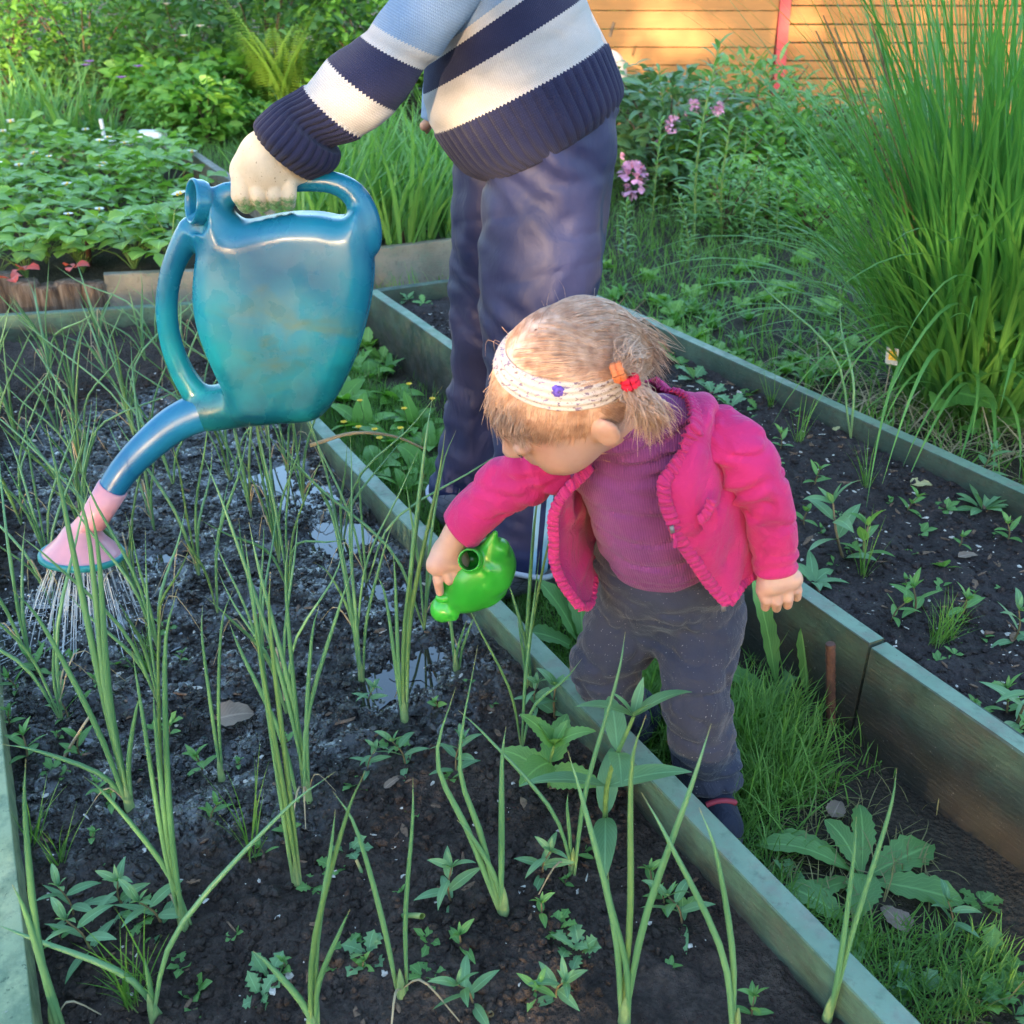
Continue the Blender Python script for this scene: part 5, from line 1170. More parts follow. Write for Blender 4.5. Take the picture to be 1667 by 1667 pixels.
def rosette(name, n, L, W, kind, mat, el=.5, bend=.9, jag=0.0, ns=7, fold=.2, seed=0, wave=0.0):
    rs = np.random.default_rng(seed); o = empty(name)
    for k in range(n):
        MB().add(*blades([(0, 0, 0)], k * 2.4 + rs.normal() * .2, el + rs.normal() * .22, bend + rs.normal() * .2, L * rs.uniform(.65, 1.1), W * rs.uniform(.85, 1.1), ns, kind, fold, rs.normal() * .2, jag, rs.normal() * .15, wave)).local("leaf", mat, o)
    return o
def tuft(name, n, L, W, mat, spread=.5, bend=.6, seed=0):
    rs = np.random.default_rng(seed); m = MB(); p = rs.normal(size=(n, 3)) * .006; p[:, 2] = 0
    m.add(*blades(p, rs.random(n) * 6.28, 1.5 - rs.random(n) * spread, rs.random(n) * bend, L * rs.uniform(.5, 1.1, n), W, 6, 'grass', .3)); o = m.mesh(name, mat)
    ob = bpy.data.objects.new(name, o); COL.objects.link(ob); return ob
PROTO = {
 'lance': [weed("weed_seedling", .042, .013, 3, .045, 'lance', M_WEED, seed=1), weed("weed_seedling", .052, .015, 4, .065, 'lance', M_WEED2, seed=2), weed("weed_seedling", .036, .012, 2, .032, 'lance', M_WEED, seed=3)],
 'tiny': [weed("weed_seedling", .018, .009, 2, .018, 'ovate', M_WEED, n=5, r=.0009, seed=4), rosette("weed_seedling", 5, .020, .011, 'ovate', M_WEED, .4, .5, .2, 5, seed=5), rosette("weed_seedling", 6, .028, .013, 'obov', M_WEED, .5, .6, .25, 6, seed=6)],
 'parsley': [rosette("weed_seedling", 7, .036, .022, 'obov', M_WEED, .55, .7, .45, 10, seed=7), rosette("weed_seedling", 6, .045, .026, 'obov', M_WEED2, .6, .7, .45, 10, seed=8)],
 'ros': [rosette("weed_rosette", 14, .075, .018, 'obov', M_WEED2, .75, .7, 0, 7, seed=9), rosette("weed_rosette", 9, .085, .026, 'lance', M_WEED2, .75, .8, 0, 8, seed=10)],
 'tuft': [tuft("grass_tuft", 26, .11, .0022, M_GRASS, .6, .7, 11), tuft("grass_tuft", 14, .15, .0026, M_GRASS, .4, .5, 12)],
}
first = {}
def put(kind, p, sc, label, cat, group, rz=None, which=None):
    lst = PROTO[kind]; k = random.randrange(len(lst)) if which is None else which; src = lst[k]
    o = src if (kind, k) not in first else copy_tree(src)
    first[(kind, k)] = True
    o.location = [float(q) for q in p]; o.rotation_euler = (random.gauss(0, .1), random.gauss(0, .1), random.random() * 6.28 if rz is None else rz); o.scale = (sc, sc, sc)
    tag(o, label, cat, group); return o
W1 = [(60, 1095), (100, 1105), (30, 1130), (110, 1165), (70, 1060), (140, 1150), (185, 1320), (160, 1300), (330, 1255), (345, 1345), (430, 1400), (120, 1490), (105, 1530), (205, 1475), (262, 1500), (150, 1555), (600, 1135), (598, 1250), (742, 1258), (872, 1150),
      (950, 1140), (884, 1425), (970, 1392), (735, 1470), (745, 1545), (880, 1500), (872, 1622), (770, 1640), (1082, 1462), (1112, 1492), (905, 1625), (1060, 1430), (1225, 1650), (950, 870), (660, 1240), (20, 1190), (45, 1240), (130, 1220)]
for i, (x, y) in enumerate(W1):
    where = "by the left board" if x < 170 else "at the bottom middle" if y > 1580 else "below the toddler's legs" if x > 850 else "on the dark soil in the middle of the bed"
    put('lance', PZ1(x, y), random.uniform(.55, .95), "small lance leaved weed " + where, "weed", "weeds in the onion bed")
for i in range(70):
    x, y = random.uniform(20, 1240), random.uniform(1010, 1660); p = PZ1(x, y); q = uw(p)
    if q[1] > W1R(q[0]) - TH - .03 or q[1] < W1L(q[0]) + .02: continue
    put('tiny', p, random.uniform(.6, 1.1), "tiny weed seedling on the dark onion bed soil", "weed", "weed seedlings in the onion bed")
for (x, y) in ((545, 1400), (512, 1432), (565, 1380), (440, 1600), (425, 1630), (640, 1210), (925, 1548), (905, 1520), (945, 1560), (565, 1540), (600, 1560), (1272, 1530), (230, 1500), (690, 1600)):
    put('parsley', PZ1(x, y), random.uniform(.7, 1.05), "weed with small lobed leaves on the onion bed soil", "weed", "lobed weeds in the onion bed")
for (x, y) in ((215, 1640), (235, 1600), (410, 1395), (100, 1420), (55, 1380), (240, 1090), (255, 1070)):
    put('tuft', PZ1(x, y), random.uniform(.7, 1.1), "tuft of fine grass growing among the onions", "grass", "grass tufts in the onion bed")
W2 = [('ros', 1600, 825, 1.0, 0), ('ros', 1325, 945, .9, 1), ('lance', 1375, 905, 1.7, 1), ('lance', 1408, 915, 1.5, 0), ('tuft', 1405, 935, .9, 1), ('tuft', 1520, 1050, 1.0, 0), ('tuft', 1545, 1040, 1.0, 0), ('lance', 1490, 990, 1.2, 0), ('lance', 1565, 1000, 1.2, 2), ('lance', 1450, 1020, .9, 0), ('tiny', 1600, 1030, 1.2, 1),
      ('lance', 1655, 1180, 1.3, 1), ('lance', 1640, 1160, 1.0, 0), ('lance', 1650, 1040, 1.0, 1), ('lance', 1478, 830, .9, 0), ('tiny', 1500, 860, 1.2, 2), ('tiny', 1365, 845, 1.2, 1), ('lance', 1325, 795, .9, 0), ('lance', 1310, 860, 1.0, 2), ('tuft', 1410, 795, .9, 1), ('tuft', 1300, 720, 1.0, 1),
      ('lance', 1270, 730, .9, 0), ('parsley', 1345, 690, .9, 0), ('parsley', 1190, 660, 1.5, 1), ('parsley', 1215, 640, 1.5, 0), ('parsley', 1160, 640, 1.3, 1), ('parsley', 1110, 590, 1.5, 0), ('parsley', 1130, 615, 1.5, 1), ('lance', 1440, 720, 1.0, 0), ('parsley', 1235, 660, 1.2, 0), ('tuft', 1255, 660, .8, 1), ('tiny', 1630, 875, 1.3, 1), ('lance', 1560, 885, .8, 2),
      ('lance', 1640, 880, .9, 0), ('parsley', 1090, 570, 1.6, 0), ('tuft', 1080, 555, .8, 0), ('tiny', 1540, 830, 1.2, 2), ('lance', 1600, 775, 1.0, 1), ('parsley', 690, 500, 1.2, 0), ('parsley', 665, 495, 1.2, 1)]
for i, (k, x, y, sc, wh) in enumerate(W2):
    zone = "at the far end" if y < 700 else "by the near board" if (y > 880 and x < 1500) else "beside the far board" if x > 1560 and y < 900 else "in the middle"
    nm = {'ros': "pale green leaf rosette", 'lance': "leafy upright weed", 'tuft': "fine grass tuft", 'tiny': "tiny seedling", 'parsley': "lobed leaf weed"}[k]
    put(k, PZ2(x, y), sc, nm + " " + zone + " of the nearly bare bed", "grass" if k == 'tuft' else "weed", "weeds in the bare bed " + k, which=wh)
for i in range(60):
    x, y = random.uniform(1100, 1667), random.uniform(560, 1200); p = PZ2(x, y); q = uw(p)
    if q[1] > W2R(q[0]) - TH - .03 or q[1] < W2L(q[0]) + TH + .02: continue
    put('tiny', p, random.uniform(.7, 1.3), "tiny seedling scattered on the grey soil of the bare bed", "weed", "seedlings in the bare bed")
# the two bigger plants by the board
o = weed("balsam_plant", .088, .044, 3, .10, 'ovate', M_WEED, .16, 17, .08, .12, M_STEMG, .003, .75, True, 31); o.location = PZ1(895, 1285); o.scale = (.92,) * 3; tag(o, "plant with broad serrated leaves beside the green board", "plant")
o = weed("goosefoot_plant", .105, .030, 4, .19, 'lance', M_WEED2, 0, 10, .06, .25, M_STEMG, .0035, .75, True, 34); o.location = PZ1(985, 1345); o.scale = (1.0,) * 3; tag(o, "tallest pale weed with long pointed leaves in front of the toddler", "plant")
o = weed("leafy_weed", .05, .022, 3, .07, 'ovate', M_WEED2, 0, 7, .1, .2, M_STEM, .002, .6, True, 36); o.location = PZ1(905, 1160); tag(o, "dull green weed touching the green board near the toddler's knee", "plant")
# dandelions and broad leaves on the path
def dandelion(px_, leaves, label, scale=1.0):
    b = PZG(*px_); o = empty("dandelion", b, label, "dandelion", "dandelions on the path")
    for (a, L, W, el, bd) in leaves: MB().add(*blades([b], R(a), el, bd, L * scale, W * scale, 17, 'obov', .22, random.gauss(0, .15), .17, random.gauss(0, .25), .05)).build("leaf", M_DAND, o)
dandelion((1405, 1420), [(140, .17, .050, .35, .7), (160, .20, .055, .6, 1.1), (75, .15, .05, .7, .9), (20, .16, .075, .3, .4), (200, .13, .05, .3, .5), (-30, .17, .07, .35, .6), (110, .12, .045, .9, 1.0)], "spreading dandelion on the path between the two beds", .8)
dandelion((1270, 1130), [(120, .24, .045, 1.25, .35), (60, .12, .04, .7, .6), (170, .14, .04, .8, .7)], "upright dandelion leaf beside the toddler's hanging hand")
dandelion((1318, 1135), [(60, .20, .075, 1.35, 1.9), (120, .15, .045, 1.35, .3)], "dandelion whose top leaf folds over the board behind the rusty bar")
dandelion((950, 1060), [(140, .17, .06, 1.1, .5), (60, .16, .05, .9, .6), (190, .13, .05, .8, .6), (100, .2, .06, 1.2, .5)], "dandelion between the board and the toddler's trouser leg")
dandelion((985, 1000), [(130, .2, .055, 1.2, .4), (50, .15, .05, 1.0, .6)], "dandelion behind the hanging jacket flap")
dandelion((1390, 1500), [(150, .10, .05, .5, .8), (60, .09, .05, .5, .8), (250, .08, .04, .4, .6)], "small dandelion beside the board near the bottom right")
def broad(px_, n, L, W, label, seed, z=0, mat=None, jag=0.0):
    o = rosette("broadleaf_plant", n, L, W, 'ovate', mat or M_BUSH2, .7, .9, jag, 9, .2, seed); o.location = PZG(*px_); tag(o, label, "plant", "broad leaved weeds on the path"); return o
for i, (x, y, n, L) in enumerate(((590, 690, 9, .13), (640, 720, 9, .12), (610, 760, 8, .12), (675, 690, 8, .11), (560, 650, 8, .13), (690, 760, 8, .12), (640, 650, 8, .11), (600, 610, 8, .12), (700, 720, 7, .10), (660, 790, 7, .09), (570, 600, 8, .12))):
    broad((x, y), n, L, L * .42, "bright broad leaved weed among buttercups left of the adult's legs", 50 + i)
for i, (x, y) in enumerate(((586, 655), (584, 698), (610, 702), (652, 700), (666, 628), (704, 652), (658, 668), (618, 716), (560, 690))):
    b = PZG(x, y + 40); o = empty("buttercup", b, "small yellow buttercup among weeds left of the adult's legs", "flower", "buttercups on the path"); T = px(x, y, b[1]); P = spline(np.array((b, (b + T) / 2 + (.01, 0, 0), T)), 6)
    MB().add(*tubes([P], 0.0011, 5)).build("stem", M_STEMG, o)
    for k in range(5): MB().add(*blades([T], k * 1.257, .75, .3, .012, .012, 3, 'obov', .3)).build("petal", M_PETALY, o)
for i in range(26):
    u_ = random.uniform(.5, 1.9); p_ = from_uw(u_, W1R(u_) + random.uniform(.03, .95) * (W2L(u_) - W1R(u_) - .04)); p_[2] = float(ground_z(p_)) - .002
    put(random.choice(('tiny', 'parsley', 'lance')), p_, random.uniform(.6, 1.0), 'small weed scattered in the grass of the path', 'weed', 'small weeds on the path')
for i, (x, y) in enumerate(((1560, 1600), (1600, 1620), (1640, 1600), (1500, 1600), (1620, 1560), (1655, 1640), (1180, 1420))):
    put('parsley', PZG(x, y), random.uniform(1.0, 1.7), "lobed green weed on the path at the bottom right", "weed", "lobed weeds on the path")

# ---- grass on the path and around
def grass_field(name, N, sampler, L, W, label, mat, seed, bend=.9, low=0.5):
    rs = np.random.default_rng(seed); p = sampler(rs, N); n = len(p)
    m = MB().add(*blades(p, rs.random(n) * 6.28, rs.uniform(low, 1.55, n), rs.uniform(.1, bend, n), L * rs.uniform(.45, 1.25, n), W * rs.uniform(.7, 1.3, n), 4, 'grass', .25, 0, 0, rs.normal(size=n) * .4))
    o = m.build(name, mat); return tag(o, label, "grass", kind="stuff")
def path_pts(rs, N, thr=0.0, sc=4.0, seed=90, u0=0.4, u1=None):
    out = []
    u = rs.uniform(u0, u1 or U2B + 1.0, N); w = np.array([W1R(q) for q in u]) + rs.random(N) * np.array([W2L(q) - W1R(q) for q in u])
    P = u[:, None] * AX_U + w[:, None] * AX_W; k = fbm(P * sc, 3, seed) > thr; f = np.array([(W2L(a) - b) for a, b in zip(u, w)]); k &= (f > 0.09) | (rs.random(N) < .15); P = P[k]; P[:, 2] = ground_z(P); return P
grass_field("path_grass", 46000, lambda r, n: path_pts(r, n, -0.12), .052, .0024, "short green grass growing on the path between the beds", M_GRASS, 1)
grass_field("path_grass", 9000, lambda r, n: path_pts(r, n, 0.02, 6, 94), .05, .002, "dry pale grass mixed into the path between the beds", M_GRASSD, 2, 1.2, .1)
def near_leg(rs, N):
    c = np.concatenate([PZG(x, y)[None] + rs.normal(size=(N // 5, 3)) * (.045, .05, 0) for x, y in ((1085, 1190), (1225, 1210), (1235, 1265), (1245, 1180), (1070, 1150))]); c[:, 2] = ground_z(c)
    q1 = c @ AX_U; q2 = c @ AX_W; return c[q2 > np.array([W1R(a) for a in q1]) + .01]
grass_field("path_grass", 2300, near_leg, .105, .0030, "long bright grass around the toddler's legs", M_GRASS, 3, 1.1, .8)
def verge(rs, N):
    p = np.stack((rs.uniform(-4, 4.2, N), rs.uniform(1.6, 9.0, N), np.zeros(N)), 1); u, w = p @ AX_U, p @ AX_W
    ok = (w > np.array([W2R(a) for a in u]) + .01) | (u > U2B + .06) | ((u > U1B + .06) & (w < np.array([W1R(a) for a in u]) + .2))
    s1 = (p[:, 1] - fl[1]) / (bl[1] - fl[1]); inb = (s1 > 0) & (s1 < 1) & (p[:, 0] < fr[0] + (br[0] - fr[0]) * s1 + .03)
    ok &= ~inb; x, y, d = vis(p + (0, 0, .1)); ok &= (x > -80) & (x < 1750) & (y > -60); p = p[ok]; p[:, 2] = ground_z(p); return p
grass_field("verge_grass", 60000, verge, .13, .0045, "rough grass around the beds and up to the fence", M_GRASS, 4, 1.3, .5)
# ================================================================== PLANTS FURTHER BACK
def shade_copy(src, p, sc, label, cat, group, rz=None):
    o = copy_tree(src); o.location = [float(q) for q in p]; o.rotation_euler = (random.gauss(0, .05), random.gauss(0, .05), random.random() * 6.28 if rz is None else rz); o.scale = (sc, sc, sc * random.uniform(.9, 1.1)); tag(o, label, cat, group); return o
ALLK = []
class Kind:                                           # first use takes the prototype itself, later uses copy it
    def __init__(s, protos): s.p = protos; s.used = [False] * len(protos); ALLK.append(s)
    def put(s, p, sc, label, cat, group, rz=None, k=None):
        k = random.randrange(len(s.p)) if k is None else k
        if s.used[k]: return shade_copy(s.p[k], p, sc, label, cat, group, rz)
        s.used[k] = True; o = s.p[k]; o.location = [float(q) for q in p]; o.rotation_euler = (0, 0, random.random() * 6.28 if rz is None else rz); o.scale = (sc,) * 3; return tag(o, label, cat, group)

# ---- strawberries
def strawberry(seed):
    rs = np.random.default_rng(seed); o = empty("strawberry_plant"); st = MB(); lf = MB()
    for k in range(13):
        a = k * 2.4 + rs.normal() * .3; r = rs.uniform(.05, .15); h = rs.uniform(.08, .17); tip = np.array((r * math.cos(a), r * math.sin(a), h)); P = spline(np.array(((0, 0, 0), tip * (.35, .35, .65), tip)), 5); st.add(*tubes([P], .0018, 4))
        for q in (-1.25, 0, 1.25): lf.add(*blades([tip], a + q, .25 + rs.normal() * .15, .7, rs.uniform(.055, .080), .060, 8, 'obov', .22, rs.normal() * .2, .18))
    st.local("stems", M_STEMG, o); tag(lf.local("leaves", M_STRAW, o), kind="stuff")
    for k in range(int(rs.integers(0, 3))):
        a = rs.random() * 6.28; c = np.array((math.cos(a) * .1, math.sin(a) * .1, rs.uniform(.15, .2))); fl_ = MB()
        for j in range(5): fl_.add(*blades([c], j * 1.257, .35, .2, .020, .019, 3, 'obov', .15))
        fo = fl_.local("flower", M_PETALW, o); V, F = blob(c + (0, 0, .003), .005); MB().add(V, F).local("flower_centre", M_PETALY, fo)
    return o
SB = Kind([strawberry(s) for s in (1, 2, 3, 4)])
cnt = 0
for i in range(9):
    for j in range(8):
        s_, t_ = (i + .5 + random.uniform(-.35, .35)) / 9, (j + .4 + random.uniform(-.35, .35)) / 8; p = (fl * (1 - t_) + fr * t_) * (1 - s_) + (bl * (1 - t_) + br * t_) * s_; p[2] = ZS - .06
        x, y, d = vis(p)
        if x < -60: continue
        SB.put(p, random.uniform(.95, 1.35), "strawberry plant, " + ORD[7 - j] + " from the right in the " + ORD[i] + " row from the log edge", "strawberry", "strawberry plants")
for (x, y, d) in ((135, 366, 0), (18, 455, 0), (40, 440, 0), (122, 436, 0)):
    p = pz(x, y, ZS + .05); o = MB().add(*blades([p] * 3, np.array((0, 2.1, 4.2)) + x, .45, 1.1, .05, .042, 7, 'obov', .35, .3, .15)).build("strawberry_leaf", M_REDLEAF); tag(o, "red strawberry leaf in the middle of the bed" if y < 400 else "red strawberry leaf hanging at the log edge of the bed", "leaf", "red strawberry leaves")

# ---- tall shoots (behind the adult's arm)
def shoot(seed):
    rs = np.random.default_rng(seed); o = empty("leafy_shoot"); n = 12
    for k in range(n): MB().add(*blades([(rs.normal() * .012, rs.normal() * .012, 0)], rs.random() * 6.28, rs.uniform(1.15, 1.5), rs.uniform(.2, 1.2), rs.uniform(.35, .62), rs.uniform(.016, .024), 9, 'grass', .3, 0, 0, rs.normal() * .3)).local("leaf", M_IRIS, o)
    return o
SHT = Kind([shoot(s) for s in (1, 2, 3)])
for i in range(9):
    for j in range(16):
        p = qa + q_dir * (j * .105 + random.uniform(-.04, .04)) + q_dep * (.10 + i * .16 + random.uniform(-.05, .05)); p[2] = Z4 - .05; x, y, d = vis(p)
        if 470 < x < 800: SHT.put(p, random.uniform(.8, 1.1), "tall strap leaved shoot in row " + ("one", "two", "three", "four", "five", "six", "seven", "eight", "nine")[i] + " of the bed behind the adult", "plant", "tall leafy shoots in the bed behind the adult")

# ---- iris clump at the left, ferns, shrubs
def strap_clump(name, n, L, W, mat, seed, lean=.5, bend=1.0, spread=.06):
    rs = np.random.default_rng(seed); o = empty(name)
    for k in range(n):
        a = rs.random() * 6.28; MB().add(*blades([(math.cos(a) * spread * rs.random(), math.sin(a) * spread * rs.random(), 0)], a + rs.normal() * .3, 1.5 - rs.random() * lean, rs.random() * bend, L * rs.uniform(.55, 1.1), W * rs.uniform(.8, 1.2), 9, 'grass', .28, 0, 0, rs.normal() * .25)).local("leaf", mat, o)
    return o
IR = Kind([strap_clump("iris_clump", 46, .75, .022, M_IRIS, s, .9, 1.5) for s in (1, 2)])
for (x, y) in ((10, 250), (60, 240), (110, 245), (-20, 235), (150, 235), (30, 225), (90, 222), (185, 238)):
    IR.put(PZG(x, y), random.uniform(.8, 1.05), "arching strap leaved clump at the left edge behind the strawberries", "plant", "iris clumps behind the strawberries")
def fern(seed, n=16, L=.85):
    rs = np.random.default_rng(seed); o = empty("fern")
    for k in range(n):
        a = k * 2.4 + rs.normal() * .15; el, bd = rs.uniform(1.28, 1.54), rs.uniform(.35, .9); l = L * rs.uniform(.75, 1.1); n_ = 20; s = np.linspace(0, 1, n_ + 1); e = el - bd * s ** 1.4
        st_ = np.concatenate((np.zeros((1, 3)), np.cumsum(np.stack((np.cos(e) * math.cos(a), np.cos(e) * math.sin(a), np.sin(e)), 1)[:-1] * l / n_, 0))); m = MB().add(*tubes([st_], [np.linspace(.004, .001, n_ + 1)], 5))
        idx = np.arange(2, n_); pl_ = .16 * l / .85 * np.sin(PI * np.clip(s[idx], 0, 1) ** .8) + .02
        for sg in (-1, 1):
            for f in (0, .5):
                c = st_[idx] * (1 - f) + st_[idx + 1] * f; m.add(*blades(c, a + sg * 1.25, .18 - bd * s[idx] * .3, .35, pl_, .026, 7, 'lance', .2, sg * .25, .35))
        m.local("frond", M_FERN, o)
    return o
FE = Kind([fern(3, 17, .95), fern(4, 14, .8)])
for (x, y, sc, lab) in ((462, 215, 1.15, "large yellow green fern standing upright behind the strawberry bed"), (555, 150, .95, "fern partly behind the adult's sleeve"), (395, 170, .75, "smaller fern left of the large yellow green one"), (600, 185, .8, "low fern under the adult's sleeve")):
    FE.put(PZG(x, y), sc, lab, "fern", "ferns")
def shrub(name, n, rx, rz, L, W, kind, mat, seed, stems=7, jag=0.0, el=0.3):
    rs = np.random.default_rng(seed); o = empty(name); st_ = MB()
    for k in range(stems):
        a = rs.random() * 6.28; e = np.array((math.cos(a) * rx * .8, math.sin(a) * rx * .8, rz * rs.uniform(.6, .95))); st_.add(*tubes([spline(np.array(((0, 0, 0), e * (.3, .3, .5), e)), 7)], [np.linspace(.012, .003, 7)], 5))
    st_.local("stems", M_BARK, o)
    v = rs.normal(size=(n, 3)); v /= np.linalg.norm(v, axis=1, keepdims=True); r = rs.random(n) ** .30; cl = 1 + .22 * fbm(v * 2.2, 2, seed)
    p = v * (r * cl)[:, None] * (rx, rx, rz * .5) + (0, 0, rz * .52); p[:, 2] = np.maximum(p[:, 2], .03); az = np.arctan2(v[:, 1], v[:, 0]) + rs.normal(size=n) * .7
    lv = MB().add(*blades(p, az, el + rs.normal(size=n) * .35, .7, L * rs.uniform(.6, 1.2, n), W * rs.uniform(.8, 1.2, n), 6 if not jag else 9, kind, .22, rs.normal(size=n) * .4, jag)); tag(lv.local("foliage", mat, o), kind="stuff"); return o
SH_A = Kind([shrub("leafy_bush", 420, .34, .62, .13, .075, 'heart', M_BUSH2, 1), shrub("leafy_bush", 420, .34, .6, .12, .06, 'ovate', M_BUSH, 2), shrub("leafy_bush", 460, .36, .66, .12, .04, 'lance', M_BUSH3, 3)])
bush_lab = ("bright broad leaved bush", "dark green bush", "bluish green bush")
for i, (x, y, sc, k) in enumerate(((340, 238, .85, 0), (300, 225, .9, 0), (380, 215, .95, 0), (250, 205, 1.0, 0), (345, 190, 1.0, 0), (200, 195, .95, 2), (130, 190, 1.0, 2), (165, 165, 1.1, 2), (240, 160, 1.1, 2), (60, 175, 1.0, 1), (400, 180, .9, 0), (500, 200, .85, 1), (540, 215, .8, 0), (620, 190, 1.0, 1), (430, 228, .6, 1), (275, 240, .6, 1), (480, 226, .5, 0), (650, 150, 1.1, 1), (580, 160, 1.0, 0), (700, 160, 1.1, 1), (760, 150, 1.1, 2))):
    zone = "beside the fern" if x > 360 and x < 520 else "behind the adult's sleeve" if x >= 520 else "behind the white plastic container" if x > 220 else "behind the iris clumps at left"
    SH_A.put(PZG(x, y), sc, bush_lab[k] + " " + zone, "bush", "bushes behind the strawberry bed", k=k)
tw = shrub('twiggy_bush', 260, .5, 1.3, .05, .02, 'lance', plain('brown_leaf', (0.16, 0.09, 0.045), 0.8), 71, 60); tw.location = PZG(25, 185); tag(tw, 'brown half bare twiggy bush at the top left corner', 'bush')
SH_B = Kind([shrub("tall_bush", 1500, .95, 1.7, .12, .055, 'ovate', M_BUSH2, 11), shrub("tall_bush", 1500, .95, 1.6, .11, .04, 'lance', M_BUSH, 12), shrub("tall_bush", 1500, .9, 1.7, .13, .06, 'ovate', M_BUSH3, 13)])
for i in range(22):
    X = -5.6 + (i % 11) * .86 + random.uniform(-.2, .2); Y = (9.6 if i < 11 else 11.6) + random.uniform(-.4, .4)
    if X > 0.6 and Y < 11: continue
    SH_B.put((X, Y, 0), random.uniform(.8, 1.15), ("tall leafy bush at the back of the garden, " + ORD[i] + " from the left") if i < 11 else ("tall bush in the rear row at the back, " + ORD[i - 11] + " from the left"), "bush", "tall bushes at the back")
for i in range(8): SH_B.put((0.8 + i * .95, 10.6 + random.uniform(-.2, .4), 0), 1.2, "tall bush behind the orange fence, " + ORD[i] + " from the left", "bush", "tall bushes behind the fence")
# small violet and white flowers in the bushes
for i, (x, y, mt) in enumerate(((198, 128, 0), (146, 102, 0), (140, 108, 0), (225, 110, 0), (326, 44, 1), (272, 8, 1), (300, 60, 1), (182, 232, 1))):
    c = px(x, y, 7.0 if y < 90 else 6.2) if y < 200 else pz(x, y, .15); m = MB(); 
    for j in range(6): m.add(*blades([c], j * 1.05, .4, .2, .035, .03, 3, 'obov', .2))
    o = m.build("flower", (M_PETALV, M_PETALW)[mt]); tag(o, ("small violet flower among the bushes at left", "small white flower high among the bushes at left")[mt], "flower", ("violet flowers in the bushes", "white flowers in the bushes")[mt])

M_REED2 = leaf_mat('outer_tall_grass_leaf', (0.085, 0.235, 0.05), (0.17, 0.39, 0.09), 0.4, 0.3, 0.25, 3, 0.45)
# ---- big grass clump at the right: the nearest leaves are parts, the mass behind is one part
cb = PZG(1610, 655)
clump = empty("grass_clump", cb, "huge clump of tall upright green grass at the right edge", "ornamental grass")
rs = np.random.default_rng(77); n = 1250
ang = rs.random(n) * 6.28; rad_ = .20 * np.sqrt(rs.random(n)); p = cb + np.stack((rad_ * np.cos(ang) * 1.25, rad_ * np.sin(ang), 0 * ang), 1)
az = ang + rs.normal(size=n) * .9; el = 1.53 - (rad_ / .20) * rs.uniform(.02, .60, n); bd = rs.uniform(.05, .85, n) * (0.4 + rad_ / .20)
m = MB().add(*blades(p, az, el, bd, rs.uniform(.75, 1.5, n), rs.uniform(.008, .016, n), 9, 'grass', .35, 0, 0, rs.normal(size=n) * .12)); tag(m.build("leaves", M_REED, clump), kind="stuff")
for k in range(150):                                    # arching outer leaves
    a = rs.uniform(2.2, 5.4); q = cb + np.array((math.cos(a) * .2, math.sin(a) * .18, 0))
    MB().add(*blades([q], a + rs.normal() * .35, rs.uniform(.85, 1.42), rs.uniform(.6, 2.2), rs.uniform(.6, 1.25), rs.uniform(.010, .018), 14, 'grass', .35, 0, 0, rs.normal() * .15)).build("leaf", M_REED2, clump)
m = MB(); q = cb + rs.normal(size=(700, 3)) * (.24, .2, 0) + (-.05, -.05, .0); q[:, 2] = ground_z(q); m.add(*blades(q, rs.random(700) * 6.28, rs.uniform(-.1, .9, 700), rs.uniform(.3, 1.6, 700), rs.uniform(.12, .32, 700), .005, 6, 'grass', .2)); tag(m.build("dead_thatch", M_DRY, clump), kind="stuff")
for k, (x, y) in enumerate(((1328, 50), (1358, 45), (1385, 30), (1418, 35), (1340, 25))):
    T = px(x, y, cb[1]); B0 = cb + np.array((-.08, 0, .2)); f_ = np.linspace(0, 1, 10)[:, None]; P = B0 * (1 - f_) + T * f_ + np.array((-.05, 0, .03)) * f_ * (1 - f_); o = MB().add(*tubes([P], [np.concatenate((np.full(8, .0013), (.0040, .0015)))], 6)).build("seed_head", M_STEM, clump)
for k, (x, y, a, b_) in enumerate(((1320, 600, 1180, 380), (1372, 700, 1368, 470))):   # two long onion-like leaves standing in the bare bed
    b = PZ2(1385, 715); 
    if k == 0: o2 = empty("onion_plant", b, "lone onion with two very long leaves in the bare bed", "onion", "onions growing in the bed")
    onion_leaf(o2, b, px(a, b_, b[1] + .12), .0055, .02, M_ONION)
vine = empty("creeper_plant", PZG(1640, 640), "broad leaved creeper growing in front of the big grass clump", "plant")
for (x, y, L) in ((1590, 600, .07), (1620, 580, .06), (1650, 590, .07), (1560, 640, .10), (1535, 650, .08), (1640, 620, .07), (1600, 640, .06), (1640, 530, .06), (1660, 545, .06), (1610, 545, .05), (1580, 690, .06), (1640, 680, .06), (1620, 700, .05)):
    c = px(x, y, cb[1] - .26); MB().add(*blades([c], random.uniform(3.6, 5.6), .2, .5, L * 1.25, L, 9, 'heart', .18, random.gauss(0, .3), .06)).build("leaf", M_BUSH, vine)
    MB().add(*tubes([spline(np.array((PZG(1620, 700), (c + PZG(1620, 700)) / 2 + (0, 0.03, .02), c)), 6)], .0016, 4)).build("stem", M_STEMG, vine)

